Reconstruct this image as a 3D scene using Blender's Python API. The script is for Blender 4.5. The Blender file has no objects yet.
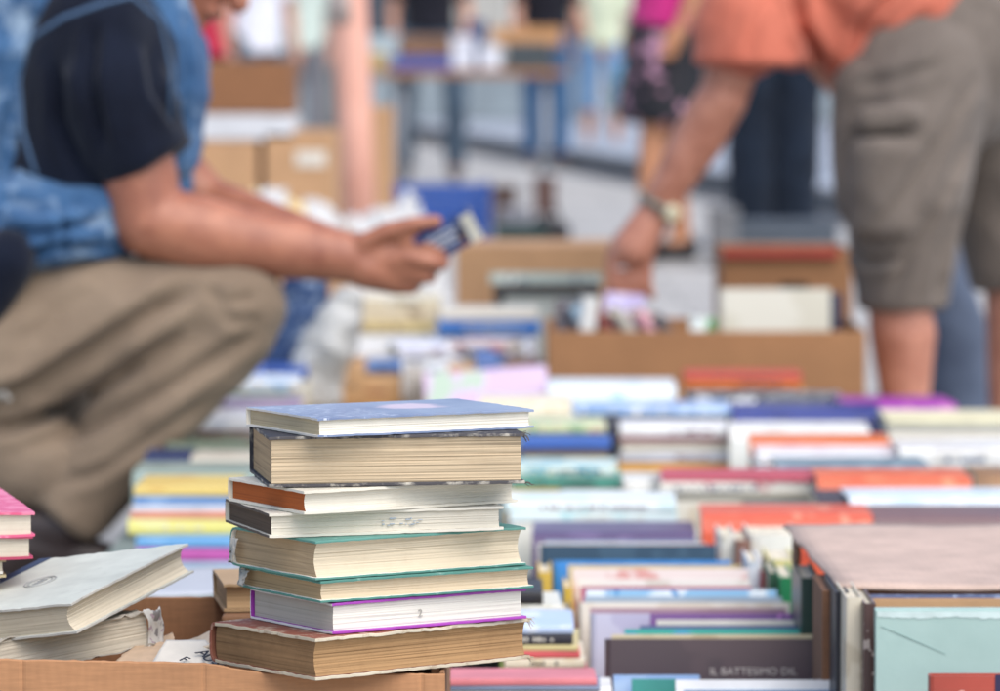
import bpy, math, random, zlib
from mathutils import Vector, Matrix, noise

random.seed(7)
SC = bpy.context.scene
COL = SC.collection
R = math.radians

# ------------------------------------------------------------------ camera
F = 4500.0                       # focal length in photo pixels (1000 px wide)
CAMZ = 0.80
PITCH = math.atan((345.5 - 60.0) / F)
cam_d = bpy.data.cameras.new('camera')
cam = bpy.data.objects.new('camera', cam_d)
COL.objects.link(cam)
cam.location = (0, 0, CAMZ)
cam.rotation_euler = (R(90) - PITCH, 0, 0)
cam_d.sensor_width = 36
cam_d.lens = 36 * F / 1000
cam_d.clip_start = 0.1
cam_d.clip_end = 600
cam_d.dof.use_dof = True
cam_d.dof.focus_distance = 3.52
cam_d.dof.aperture_fstop = 7.9
cam_d.dof.aperture_blades = 0
SC.camera = cam

# ------------------------------------------------------------------ world, sun
W_ = bpy.data.worlds.new('World')
SC.world = W_
W_.use_nodes = True
nt = W_.node_tree
sky = nt.nodes.new('ShaderNodeTexSky')
sky.sky_type = 'NISHITA'
sky.sun_disc = False
SUN_EL = R(52)
sky.sun_elevation = SUN_EL
sky.sun_rotation = R(146)
sky.air_density = 1.0
sky.dust_density = 1.5
sky.ozone_density = 1.0
nt.links.new(sky.outputs[0], nt.nodes['Background'].inputs[0])
nt.nodes['Background'].inputs[1].default_value = 0.10
sun_d = bpy.data.lights.new('sun', 'SUN')
sun_d.energy = 1.5
sun_d.angle = R(65)
sun_d.color = (1.0, 0.95, 0.88)
sun = bpy.data.objects.new('sun', sun_d)
COL.objects.link(sun)
az = R(146)                      # sky rotation: sun seen towards (sin az, cos az)
sd = Vector((math.sin(az) * math.cos(SUN_EL), math.cos(az) * math.cos(SUN_EL), math.sin(SUN_EL)))
sun.rotation_euler = sd.to_track_quat('Z', 'Y').to_euler()
SC.view_settings.view_transform = 'Standard'
SC.view_settings.look = 'None'
SC.view_settings.gamma = 1
SC.view_settings.exposure = 1.17
try:
    SC.cycles.use_denoising = True
    SC.cycles.denoiser = 'OPENIMAGEDENOISE'
    SC.cycles.max_bounces = 6
    SC.cycles.sample_clamp_indirect = 6
except Exception:
    pass

# ------------------------------------------------------------------ helpers
_cp, _sp = math.cos(PITCH), math.sin(PITCH)
def P(px, py, D):
    """a point at distance D (world y) seen at photo pixel (px, py)"""
    u, v = (px - 500) / F, (345.5 - py) / F
    d = Vector((u, _cp + v * _sp, -_sp + v * _cp))
    return Vector((0, 0, CAMZ)) + d * (D / d.y)
def S(D):
    return F / D
def c(h):
    h = h.lstrip('#')
    out = []
    for i in (0, 2, 4):
        v = int(h[i:i + 2], 16) / 255
        out.append(v / 12.92 if v <= 0.04045 else ((v + 0.055) / 1.055) ** 2.4)
    g_ = 0.3 * out[0] + 0.55 * out[1] + 0.15 * out[2]
    return tuple(g_ + (x - g_) * 0.92 for x in out) + (1.0,)

def mesh_obj(name, verts, faces, material=None, parent=None, smooth=False, mat_ids=None):
    me = bpy.data.meshes.new(name)
    me.from_pydata([tuple(v) for v in verts], [], faces)
    me.validate()
    mats = material if isinstance(material, (list, tuple)) else [material]
    for m in mats:
        if m is not None:
            me.materials.append(m)
    if mat_ids is not None and len(mat_ids) == len(me.polygons):
        me.polygons.foreach_set('material_index', mat_ids)
    if smooth:
        me.polygons.foreach_set('use_smooth', [True] * len(me.polygons))
    me.update()
    o = bpy.data.objects.new(name, me)
    COL.objects.link(o)
    if parent is not None:
        o.parent = parent
    return o

def empty(name, loc=(0, 0, 0), rot=None):
    o = bpy.data.objects.new(name, None)
    o.empty_display_size = 0.05
    COL.objects.link(o)
    if rot is not None:
        o.matrix_world = Matrix.Translation(Vector(loc)) @ rot.to_4x4()
    else:
        o.location = loc
    return o

def tag(o, label=None, cat=None, group=None, kind=None):
    if label: o['label'] = label
    if cat: o['category'] = cat
    if group: o['group'] = group
    if kind: o['kind'] = kind
    return o

class MB:
    def __init__(self):
        self.v, self.f = [], []
    def add(self, verts, faces):
        n = len(self.v)
        self.v += [Vector(x) for x in verts]
        self.f += [tuple(i + n for i in f) for f in faces]
    def box(self, x0, x1, y0, y1, z0, z1, M=None):
        vs = [Vector((x, y, z)) for z in (z0, z1) for y in (y0, y1) for x in (x0, x1)]
        if M is not None: vs = [M @ v for v in vs]
        self.add(vs, [(0, 2, 3, 1), (4, 5, 7, 6), (0, 1, 5, 4), (2, 6, 7, 3), (0, 4, 6, 2), (1, 3, 7, 5)])
    def tube(self, pts, r, n=8):
        pts = [Vector(p) for p in pts]
        rs = r if isinstance(r, (list, tuple)) else [r] * len(pts)
        vs, fs = [], []
        for i, p in enumerate(pts):
            t = (pts[min(i + 1, len(pts) - 1)] - pts[max(i - 1, 0)]).normalized()
            a = t.orthogonal().normalized() if abs(t.z) > 0.9 else t.cross(Vector((0, 0, 1))).normalized()
            b = t.cross(a)
            for k in range(n):
                th = 2 * math.pi * k / n
                vs.append(p + (a * math.cos(th) + b * math.sin(th)) * rs[i])
        for i in range(len(pts) - 1):
            for k in range(n):
                fs.append((i * n + k, i * n + (k + 1) % n, (i + 1) * n + (k + 1) % n, (i + 1) * n + k))
        fs.append(tuple(range(n - 1, -1, -1)))
        fs.append(tuple((len(pts) - 1) * n + k for k in range(n)))
        self.add(vs, fs)
    def build(self, name, material, parent=None, smooth=False):
        return mesh_obj(name, self.v, self.f, material, parent, smooth)

def bevel(o, w=0.002, seg=2):
    m = o.modifiers.new('bevel', 'BEVEL')
    m.width = w; m.segments = seg; m.limit_method = 'ANGLE'
    return o

# ------------------------------------------------------------------ materials
def new_mat(name):
    m = bpy.data.materials.new(name)
    m.use_nodes = True
    t = m.node_tree
    return m, t, t.nodes['Principled BSDF']

def coords(t, scale=(1, 1, 1), kind='Object'):
    tc = t.nodes.new('ShaderNodeTexCoord')
    mp = t.nodes.new('ShaderNodeMapping')
    mp.inputs['Scale'].default_value = scale
    t.links.new(tc.outputs[kind], mp.inputs[0])
    return mp.outputs[0]

def nz(t, co, scale, detail=4, rough=0.55, dist=0.0):
    n = t.nodes.new('ShaderNodeTexNoise')
    n.inputs['Scale'].default_value = scale
    n.inputs['Detail'].default_value = detail
    n.inputs['Roughness'].default_value = rough
    n.inputs['Distortion'].default_value = dist
    t.links.new(co, n.inputs['Vector'])
    return n.outputs['Fac']

def ramp(t, fac, stops):
    r = t.nodes.new('ShaderNodeValToRGB')
    els = r.color_ramp.elements
    while len(els) < len(stops): els.new(0.5)
    for e, (p, col) in zip(els, stops):
        e.position = p; e.color = col
    t.links.new(fac, r.inputs[0])
    return r.outputs[0]

def mix(t, fac, a, b, mode='MIX'):
    m = t.nodes.new('ShaderNodeMix')
    m.data_type = 'RGBA'; m.blend_type = mode
    for sock, val in ((m.inputs['Factor'], fac), (m.inputs[6], a), (m.inputs[7], b)):
        if hasattr(val, 'is_linked') or hasattr(val, 'links'):
            t.links.new(val, sock)
        else:
            sock.default_value = val
    return m.outputs[2]

def bump(t, b, h, strength=0.3, dist=0.002):
    n = t.nodes.new('ShaderNodeBump')
    n.inputs['Strength'].default_value = strength
    n.inputs['Distance'].default_value = dist
    t.links.new(h, n.inputs['Height'])
    t.links.new(n.outputs[0], b.inputs['Normal'])

def dk(col, k):
    return tuple(max(0, min(1, x * k)) for x in col[:3]) + (1,)

_cache = {}
def m_plain(hexcol, rough=0.6, vary=0.18, scale=14, bmp=0.15, bscale=180):
    key = ('plain', hexcol, rough, vary, scale, bmp, bscale)
    if key in _cache: return _cache[key]
    m, t, b = new_mat('paint_' + hexcol.strip('#'))
    co = coords(t)
    k = c(hexcol)
    t.links.new(ramp(t, nz(t, co, scale), [(0.3, dk(k, 1 - vary)), (0.7, dk(k, 1 + vary * 0.5))]), b.inputs['Base Color'])
    b.inputs['Roughness'].default_value = rough
    if bmp: bump(t, b, nz(t, co, bscale, 3), bmp, 0.001)
    _cache[key] = m
    return m

def m_cloth_cover(hexcol, worn='#d8cdb8', wear=0.12):
    """book cloth: woven bump and rubbed patches"""
    key = ('cc', hexcol, worn, wear)
    if key in _cache: return _cache[key]
    m, t, b = new_mat('book_cloth_' + hexcol.strip('#'))
    co = coords(t)
    k = c(hexcol)
    base = ramp(t, nz(t, co, 22), [(0.3, dk(k, 0.82)), (0.7, dk(k, 1.1))])
    msk = ramp(t, nz(t, co, 55, 6, 0.7), [(0.62 - wear * 0.3, (0, 0, 0, 1)), (0.80 - wear * 0.2, (1, 1, 1, 1))])
    t.links.new(mix(t, msk, base, c(worn)), b.inputs['Base Color'])
    b.inputs['Roughness'].default_value = 0.72
    bump(t, b, nz(t, co, 900, 2), 0.25, 0.0006)
    _cache[key] = m
    return m

def m_jacket(h1, h2, h3=None, scale=26, thr=0.55, rough=0.35, stretch=(1, 1, 1)):
    """printed paper cover: blotches of other inks on a ground colour"""
    key = ('j', h1, h2, h3, scale, thr, rough, stretch)
    if key in _cache: return _cache[key]
    m, t, b = new_mat('printed_' + h1.strip('#'))
    co = coords(t, stretch)
    a = ramp(t, nz(t, co, scale, 2), [(thr, (0, 0, 0, 1)), (thr + 0.05, (1, 1, 1, 1))])
    col = mix(t, a, c(h1), c(h2))
    if h3:
        co2 = coords(t, (1.7, 1.2, 2.1))
        a2 = ramp(t, nz(t, co2, scale * 1.3, 2), [(0.6, (0, 0, 0, 1)), (0.64, (1, 1, 1, 1))])
        col = mix(t, a2, col, c(h3))
    t.links.new(col, b.inputs['Base Color'])
    b.inputs['Roughness'].default_value = rough
    _cache[key] = m
    return m

def m_pages(hexcol, lines=700, contrast=0.22, stain=0.15, stain_col='#8a6a45'):
    key = ('pg', hexcol, lines, contrast, stain, stain_col)
    if key in _cache: return _cache[key]
    m, t, b = new_mat('page_edges_' + hexcol.strip('#'))
    k = c(hexcol)
    f1 = nz(t, coords(t, (5, 5, lines)), 1.0, 3, 0.6)
    f2 = nz(t, coords(t, (1.5, 1.5, lines * 0.3)), 1.0, 3, 0.6)
    col = ramp(t, f1, [(0.30, dk(k, 1 - contrast * 1.35)), (0.5, k), (0.75, dk(k, 1 + contrast * 0.3))])
    col2 = ramp(t, f2, [(0.3, (1 - contrast * 0.7,) * 3 + (1,)), (0.6, (1, 1, 1, 1))])
    col = mix(t, 1.0, col, col2, 'MULTIPLY')
    st = ramp(t, nz(t, coords(t), 70, 6, 0.75), [(0.48, (0, 0, 0, 1)), (0.9, (stain * 1.6,) * 3 + (1,))])
    col = mix(t, st, col, c(stain_col))
    t.links.new(col, b.inputs['Base Color'])
    b.inputs['Roughness'].default_value = 0.85
    b.inputs['Specular IOR Level'].default_value = 0.2
    bump(t, b, f1, 0.35, 0.0008)
    _cache[key] = m
    return m

def m_card(hexcol='#b5855c', name='cardboard'):
    key = ('card', hexcol)
    if key in _cache: return _cache[key]
    m, t, b = new_mat(name)
    co = coords(t)
    k = c(hexcol)
    base = ramp(t, nz(t, co, 9, 6, 0.6), [(0.3, dk(k, 0.80)), (0.7, dk(k, 1.10))])
    fib = nz(t, coords(t, (40, 40, 400)), 1.0, 3)
    col = mix(t, 0.35, base, ramp(t, fib, [(0.3, dk(k, 0.7)), (0.7, dk(k, 1.2))]))
    sc = ramp(t, nz(t, coords(t, (3, 3, 1)), 60, 5, 0.75), [(0.66, (0, 0, 0, 1)), (0.78, (0.5, 0.5, 0.5, 1))])
    col = mix(t, sc, col, dk(k, 1.45))
    t.links.new(col, b.inputs['Base Color'])
    b.inputs['Roughness'].default_value = 0.8
    wv = t.nodes.new('ShaderNodeTexWave')
    wv.inputs['Scale'].default_value = 42
    wv.inputs['Distortion'].default_value = 3.5
    wv.inputs['Detail'].default_value = 3
    t.links.new(co, wv.inputs['Vector'])
    mx = t.nodes.new('ShaderNodeMath'); mx.operation = 'ADD'
    t.links.new(wv.outputs['Fac'], mx.inputs[0]); t.links.new(nz(t, co, 45, 4), mx.inputs[1])
    bump(t, b, mx.outputs[0], 0.12, 0.0012)
    _cache[key] = m
    return m

def m_fabric(name, h1, h2, scale=9, weave=700, rough=0.9, fade=None, stretch=(1, 1, 1), bmp=0.35):
    m, t, b = new_mat(name)
    co = coords(t, stretch)
    col = ramp(t, nz(t, co, scale, 5, 0.6), [(0.32, c(h1)), (0.68, c(h2))])
    if fade:
        f = ramp(t, nz(t, co, scale * 1.9, 4, 0.7, 0.6), [(0.52, (0, 0, 0, 1)), (0.75, (0.8, 0.8, 0.8, 1))])
        col = mix(t, f, col, c(fade))
    t.links.new(col, b.inputs['Base Color'])
    b.inputs['Roughness'].default_value = rough
    b.inputs['Specular IOR Level'].default_value = 0.15
    b.inputs['Sheen Weight'].default_value = 0.12
    bump(t, b, nz(t, co, 38, 4, 0.6, 1.0), bmp, 0.006)
    return m

def m_skin(name, h1, h2):
    m, t, b = new_mat(name)
    co = coords(t)
    t.links.new(ramp(t, nz(t, co, 22, 5, 0.65), [(0.3, c(h1)), (0.7, c(h2))]), b.inputs['Base Color'])
    b.inputs['Roughness'].default_value = 0.5
    b.inputs['Subsurface Weight'].default_value = 0.08
    b.inputs['Subsurface Radius'].default_value = (0.012, 0.005, 0.003)
    bump(t, b, nz(t, co, 120, 4), 0.15, 0.002)
    return m

# ------------------------------------------------------------------ books
PAGE = '#e2d6bd'
def cover_mesh(L, W, T, tb, g, nx=2, ny=2, na=6, wear=0.0, sag=0.0, seed=0, spine_end=True):
    prs = []
    y0, y1 = -W / 2, W / 2 - g
    for i in range(ny + 1):
        y = y0 + (y1 - y0) * i / ny
        prs.append(((y, 0), (y, tb)))
    for i in range(1, na):
        th = -math.pi / 2 + math.pi * i / na
        co_, si = abs(math.cos(th)) ** 0.6, math.sin(th)
        si = math.copysign(abs(si) ** 0.8, si)
        prs.append(((y1 + g * co_, T / 2 + T / 2 * si), (y1 + max(g - tb, tb * 0.2) * co_, T / 2 + (T / 2 - tb) * si)))
    for i in range(ny, -1, -1):
        y = y0 + (y1 - y0) * i / ny
        prs.append(((y, T), (y, T - tb)))
    n = len(prs)
    vs = []
    for j in range(nx + 1):
        x = -L / 2 + L * j / nx
        ex = abs(2 * x / L)
        for k, (o, i_) in enumerate(prs):
            for (y, z) in (o, i_):
                p = Vector((x, y, z))
                if wear or sag:
                    ey = max(0.0, (-y) / (W / 2))
                    board = 1 if z > T / 2 else -1
                    q = Vector((x * 60 + seed * 3.1, y * 60, board * 7 + seed))
                    e = max(ex ** 14, ey ** 12)
                    p.z += wear * e * noise.noise(q * 2.2) + wear * 0.22 * noise.noise(q * 0.12) * (ey + 0.2)
                    cr = (ex ** 10) * (ey ** 10)
                    p.z += -board * wear * 0.6 * cr
                    p.x += wear * 0.7 * (ex ** 14) * noise.noise(q * 3 + Vector((5, 5, 5))) * math.copysign(1, x)
                    p.y += wear * 0.8 * (ey ** 12) * noise.noise(q * 3 + Vector((9, 1, 5)))
                    if board > 0: p.z += sag * (ey ** 2) * (0.4 + 0.6 * x / L)
                    if p.z < 0: p.z = 0
                vs.append(p)
    fs, ids = [], []
    def idx(j, k, s): return (j * n + k) * 2 + s
    for j in range(nx):
        for k in range(n - 1):
            fs.append((idx(j, k, 0), idx(j, k + 1, 0), idx(j + 1, k + 1, 0), idx(j + 1, k, 0))); ids.append(0)
            fs.append((idx(j, k, 1), idx(j + 1, k, 1), idx(j + 1, k + 1, 1), idx(j, k + 1, 1))); ids.append(2)
        for k in (0, n - 1):
            a = (idx(j, k, 0), idx(j + 1, k, 0), idx(j + 1, k, 1), idx(j, k, 1))
            fs.append(a if k == 0 else a[::-1]); ids.append(1)
    for k in range(n - 1):
        fs.append((idx(0, k, 0), idx(0, k, 1), idx(0, k + 1, 1), idx(0, k + 1, 0))); ids.append(0 if (spine_end and ny - 1 < k < ny + na) else 3)
        fs.append((idx(nx, k, 0), idx(nx, k + 1, 0), idx(nx, k + 1, 1), idx(nx, k, 1))); ids.append(0 if (spine_end and ny - 1 < k < ny + na) else 3)
    return vs, fs, ids

def page_mesh(L, W, T, tb, g, ov, conc, nzs=6, nx=1, na=6, jit=0.0, seed=0):
    rnd = random.Random(seed)
    z0, z1 = tb * 1.02, T - tb * 1.02
    prof = []
    yf = -W / 2 + ov
    for i in range(nzs + 1):
        u = i / nzs
        z = z0 + (z1 - z0) * u
        prof.append((yf + conc * (1 - (2 * u - 1) ** 2), z, 1))
    y1 = W / 2 - g
    gi = max(g - tb * 1.3, 0)
    for i in range(0, na + 1):
        th = math.pi / 2 - math.pi * i / na
        prof.append((y1 - tb * 0.5 + gi * abs(math.cos(th)) ** 0.6, T / 2 + (z1 - z0) / 2 * math.sin(th), 0))
    n = len(prof)
    lay = [rnd.uniform(-1, 1) for _ in range(n)]
    vs, fs, ids = [], [], []
    for j in range(nx + 1):
        x = (-0.5 + j / nx) * (L - 2 * ov)
        for k, (y, z, fe) in enumerate(prof):
            yy = y
            if fe and jit:
                yy += jit * (0.6 * lay[k] + 0.8 * noise.noise(Vector((x * 14, z * 900, seed))))
            xx = x
            if jit and j in (0, nx) and fe: xx += jit * 0.5 * lay[k]
            vs.append((xx, yy, z))
    for j in range(nx):
        for k in range(n):
            k2 = (k + 1) % n
            fs.append((j * n + k, (j + 1) * n + k, (j + 1) * n + k2, j * n + k2)); ids.append(0)
    fs.append(tuple(range(n))); ids.append(1)
    fs.append(tuple(nx * n + k for k in range(n - 1, -1, -1))); ids.append(1)
    return vs, fs, ids

def book(label, L, W, T, cover, M, pages=None, group=None, tb=0.0022, ov=0.003, round_=0.2, conc=0.12,
         wear=0.0, sag=0.0, hi=False, edge=None, inner=None, end=None, head=None, soft=False, seed=0, cat='book', name='book', spine_end=True):
    """cover / page_block; local x = along the spine, y = towards the spine, z = thickness; M places it"""
    if soft: tb, ov, round_, conc = min(0.0006, T * 0.15), 0.0004, 0.04, 0.0
    tb = min(tb, T * 0.2)
    g = round_ * T
    pages = pages or m_pages(PAGE)
    root = empty(name)
    root.matrix_world = M
    tag(root, label, cat, group)
    if hi:
        v, f, i = cover_mesh(L, W, T, tb, g, 40, 26, 10, wear, sag, seed, spine_end)
    elif wear:
        v, f, i = cover_mesh(L, W, T, tb, g, 14, 10, 8, wear, sag, seed)
    else:
        v, f, i = cover_mesh(L, W, T, tb, g, 1, 1, 6)
    o = mesh_obj('cover', v, f, [cover, edge or cover, inner or cover, end or edge or cover], root, False, i)
    if hi: bevel(o, 0.0006, 2)
    if hi:
        v, f, i = page_mesh(L, W, T, tb, g, ov, conc * T, max(14, int(T / 0.0011)), 24, 10, 0.0005, seed)
    else:
        v, f, i = page_mesh(L, W, T, tb, g, ov, conc * T)
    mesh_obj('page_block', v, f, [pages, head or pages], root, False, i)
    return root

ORI = {
    'lay_pages':   ((1, 0, 0), (0, 1, 0), (0, 0, 1)),
    'lay_spine':   ((-1, 0, 0), (0, -1, 0), (0, 0, 1)),
    'lay_head':    ((0, 1, 0), (-1, 0, 0), (0, 0, 1)),
    'up_fore':     ((-1, 0, 0), (0, 0, -1), (0, -1, 0)),
    'up_spine':    ((1, 0, 0), (0, 0, 1), (0, -1, 0)),
    'up_left':     ((0, 0, 1), (-1, 0, 0), (0, -1, 0)),
    'up_front':    ((0, 0, 1), (0, -1, 0), (1, 0, 0)),
}
def orient(name, yaw=0, lean=0, roll=0):
    a = ORI[name]
    B = Matrix((a[0], a[1], a[2])).transposed()
    return Matrix.Rotation(R(yaw), 3, 'Z') @ Matrix.Rotation(R(lean), 3, 'X') @ Matrix.Rotation(R(roll), 3, 'Y') @ B

def frame(N, Rp, Lp):
    x = (Rp - N).normalized()
    y = (Lp - N); y = (y - x * y.dot(x)).normalized()
    return Matrix((x, y, x.cross(y))).transposed()

# ------------------------------------------------------------------ the stack in focus
DC = 3.60
CREAM = '#e9dfc8'
def stack_book(label, L_px, N_px, R_px, yN, T, cover, dD=0.0, z=None, **kw):
    """N = near corner, L / R = left and right corners seen; yaw from the two visible faces"""
    sh, lo = N_px - L_px, R_px - N_px
    a = math.atan(sh / (0.68 * lo))
    D = DC + dD
    s = S(D)
    L = lo / (s * math.cos(a)); W = 0.68 * L
    cx = ((L_px + R_px) / 2 - 500) / s
    rot = Matrix.Rotation(a, 3, 'Z')
    M = Matrix.Translation((cx, D, z)) @ rot.to_4x4()
    return book(label, L, W, T, cover, M, hi=True, **kw)

def zN(y, L_px, N_px, R_px):
    sh, lo = N_px - L_px, R_px - N_px
    a = math.atan(sh / (0.68 * lo)); s = S(DC)
    L = lo / (s * math.cos(a)); W = 0.68 * L
    return P(500, y, DC - L / 2 * math.sin(a) - W / 2 * math.cos(a)).z

paste = m_plain('#e6dfd0', 0.8, 0.1)
rows = [  # L, N, R, y of the near bottom corner
    (208, 320.5, 530.5, 681.6), (248.5, 336, 526.7, 635), (237, 325, 534, 603.7), (228, 320.5, 526.5, 581),
    (221.5, 274, 503.7, 538.4), (226, 309, 518, 515), (245, 273, 525, 488), (244.5, 322.5, 534, 438)]
zs = [zN(r[3], *r[:3]) for r in rows]
ztop = zN(417.8, *rows[7][:3])
zs.append(ztop)
STACK_Z0 = zs[0]
TH = [zs[i + 1] - zs[i] - 0.0004 for i in range(8)]
SB = [
  dict(label='thick old brown leather-backed book with frayed board edges, lowest of the tall stack', cover=m_cloth_cover('#8a4a34', '#cbbba2', 0.35),
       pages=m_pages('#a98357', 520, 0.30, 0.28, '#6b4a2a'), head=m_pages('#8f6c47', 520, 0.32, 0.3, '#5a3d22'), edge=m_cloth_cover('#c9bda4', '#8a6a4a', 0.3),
       end=m_cloth_cover('#c0b196', '#7c4a36', 0.25), inner=m_plain('#7a4630', 0.8), wear=0.0009, round_=0.25, conc=0.10, tb=0.003),
  dict(label='white-ended book with magenta cover lines, on top of the old brown leather-backed book', cover=m_plain('#a436ac', 0.4),
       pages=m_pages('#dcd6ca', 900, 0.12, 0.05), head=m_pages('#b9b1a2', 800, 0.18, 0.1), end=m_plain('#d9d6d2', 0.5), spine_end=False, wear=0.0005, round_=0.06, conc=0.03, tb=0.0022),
  dict(label='thinner green cloth book just above the magenta-edged book in the tall stack', cover=m_cloth_cover('#4a8477', '#a8c0b4', 0.08),
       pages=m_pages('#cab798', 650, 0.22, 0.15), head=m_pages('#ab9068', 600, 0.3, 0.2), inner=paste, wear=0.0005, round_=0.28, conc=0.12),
  dict(label='thicker green cloth book with a plain green top in the middle of the stack', cover=m_cloth_cover('#548c7f', '#a8c0b4', 0.08),
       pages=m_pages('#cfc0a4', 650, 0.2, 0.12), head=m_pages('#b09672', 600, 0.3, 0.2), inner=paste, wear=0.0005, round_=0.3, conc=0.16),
  dict(label='cream book with dark grey-brown head and a blue stamp mark on its page edges', cover=m_plain('#d8d1c0', 0.55, 0.12),
       pages=m_pages('#d2cab8', 800, 0.15, 0.1), head=m_pages('#5c4c3e', 700, 0.3, 0.2, '#382c22'), wear=0.0004, round_=0.1, conc=0.04, end=m_plain('#52443a', 0.7), spine_end=False),  # dark grey-brown head and board ends
  dict(label='cream-covered book with rusty orange dyed page head in the stack', cover=m_plain('#ddd5c2', 0.5, 0.12),
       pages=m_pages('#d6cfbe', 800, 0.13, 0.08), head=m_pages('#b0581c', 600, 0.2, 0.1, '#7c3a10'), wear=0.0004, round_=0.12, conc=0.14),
  dict(label='thickest black-covered book with coarse tan pages, second from the top', cover=m_cloth_cover('#33323a', '#b0a898', 0.2),
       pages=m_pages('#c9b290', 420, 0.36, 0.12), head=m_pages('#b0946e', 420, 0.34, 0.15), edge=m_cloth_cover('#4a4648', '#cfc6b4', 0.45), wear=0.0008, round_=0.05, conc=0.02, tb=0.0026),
  dict(label='slate blue hardback with pale pink motif lying topmost on the stack', cover=None,
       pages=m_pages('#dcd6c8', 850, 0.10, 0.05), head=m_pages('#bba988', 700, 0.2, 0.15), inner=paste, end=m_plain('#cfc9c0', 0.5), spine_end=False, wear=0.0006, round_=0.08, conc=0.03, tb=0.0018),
]
# printed cover of the topmost book
def m_top_cover():
    m, t, b = new_mat('slate_blue_print')
    co = coords(t)
    base = ramp(t, nz(t, co, 16, 4), [(0.3, c('#66769a')), (0.7, c('#8e9cb6'))])
    co2 = coords(t, (14, 55, 1))
    f = ramp(t, nz(t, co2, 6, 3, 0.7), [(0.56, (0, 0, 0, 1)), (0.62, (0.8, 0.8, 0.8, 1))])
    sep = t.nodes.new('ShaderNodeSeparateXYZ'); t.links.new(coords(t), sep.inputs[0])
    lt = t.nodes.new('ShaderNodeMath'); lt.operation = 'LESS_THAN'; lt.inputs[1].default_value = -0.022
    t.links.new(sep.outputs[0], lt.inputs[0])
    mu = t.nodes.new('ShaderNodeMath'); mu.operation = 'MULTIPLY'
    t.links.new(f, mu.inputs[0]); t.links.new(lt.outputs[0], mu.inputs[1])
    col = mix(t, mu.outputs[0], base, c('#d5dbe6'))
    # pale pink motif with an uneven outline
    vm = t.nodes.new('ShaderNodeVectorMath'); vm.operation = 'DISTANCE'
    vm.inputs[1].default_value = (0.024, 0.010, 0.0)
    mp = t.nodes.new('ShaderNodeMapping'); mp.inputs['Scale'].default_value = (1, 1, 0)
    t.links.new(coords(t), mp.inputs[0]); t.links.new(mp.outputs[0], vm.inputs[0])
    ad = t.nodes.new('ShaderNodeMath'); ad.operation = 'MULTIPLY_ADD'; ad.inputs[1].default_value = 0.03
    t.links.new(nz(t, coords(t), 40, 4), ad.inputs[0]); t.links.new(vm.outputs['Value'], ad.inputs[2])
    col = mix(t, ramp(t, ad.outputs[0], [(0.036, (0.85, 0.85, 0.85, 1)), (0.048, (0, 0, 0, 1))]), col, c('#dcc3cf'))
    t.links.new(col, b.inputs['Base Color'])
    b.inputs['Roughness'].default_value = 0.32
    return m
SB[7]['cover'] = m_top_cover()
STACK = []
for i, (r, d) in enumerate(zip(rows, SB)):
    d = dict(d); lab = d.pop('label')
    o = stack_book(lab, r[0], r[1], r[2], r[3], TH[i], d.pop('cover'), z=zs[i], group='books in the tall stack', seed=i + 1, **d)
    STACK.append(o)

def strip_dims(i):
    r = rows[i]; sh, lo = r[1] - r[0], r[2] - r[1]
    a = math.atan(sh / (0.68 * lo)); L = lo / (S(DC) * math.cos(a))
    return L, 0.68 * L
def text_mesh(s, size, M, material, parent, name='lettering', align='CENTER'):
    cu = bpy.data.curves.new(name, 'FONT')
    cu.body = s; cu.size = size; cu.align_x = align; cu.extrude = 0.0002
    tmp = bpy.data.objects.new('tmp', cu)
    COL.objects.link(tmp)
    dg = bpy.context.evaluated_depsgraph_get()
    me = bpy.data.meshes.new_from_object(tmp.evaluated_get(dg))
    bpy.data.objects.remove(tmp)
    bpy.data.curves.remove(cu)
    me.materials.clear(); me.materials.append(material)
    o = bpy.data.objects.new(name, me)
    COL.objects.link(o)
    o.parent = parent
    o.matrix_local = M
    return o
ink = m_plain('#4a4a55', 0.7)
# pencilled 2 on the magenta-edged book's fore-edge
L1, W1 = strip_dims(1)
text_mesh('2', 0.0085, Matrix.Translation((-0.008, -W1 / 2 + 0.0026, TH[1] * 0.34)) @ Matrix.Rotation(R(90), 4, 'X'), m_plain('#a9a49b', 0.8), STACK[1], 'pencil_mark')
# blue smudged stamp on the cream book's fore-edge: broken strokes
L4, W4 = strip_dims(4)
mb = MB(); rnd = random.Random(5)
for k in range(16):
    x = 0.012 + rnd.uniform(-0.016, 0.016); z = TH[4] * 0.5 + rnd.uniform(-0.0035, 0.0025)
    w = rnd.uniform(0.001, 0.004)
    mb.box(x, x + w, -W4 / 2 + 0.0018, -W4 / 2 + 0.0028, z, z + rnd.uniform(0.0003, 0.0008))
mb.build('stamp_mark', m_plain('#9aa8b8', 0.8), STACK[4])

# torn spine lining at the left corner of the two green books
def scrap(parent, x, y, z, w, h, seed, name='torn_lining', col='#d9d3c6'):
    vs, fs = [], []
    nx_, nz_ = 8, 10
    for j in range(nz_ + 1):
        for i in range(nx_ + 1):
            u, v = i / nx_, j / nz_
            ww = w * (0.55 + 0.45 * v + 0.25 * noise.noise(Vector((v * 5, seed, 1))))
            q = Vector((u * 3 + seed, v * 3, seed))
            vs.append((x - 0.0015 - 0.004 * abs(noise.noise(q)) - 0.004 * (1 - v) , y + (u - 0.5) * ww + 0.003 * noise.noise(q * 2), z + h * (v - 0.5) + 0.002 * noise.noise(q * 3)))
    for j in range(nz_):
        for i in range(nx_):
            a = j * (nx_ + 1) + i
            fs.append((a, a + 1, a + nx_ + 2, a + nx_ + 1))
    o = mesh_obj(name, vs, fs, m_plain(col, 0.85, 0.25, 90), parent, True)
    m = o.modifiers.new('thick', 'SOLIDIFY'); m.thickness = 0.0005
    return o
L3, W3 = strip_dims(3); L2, W2 = strip_dims(2)
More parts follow.
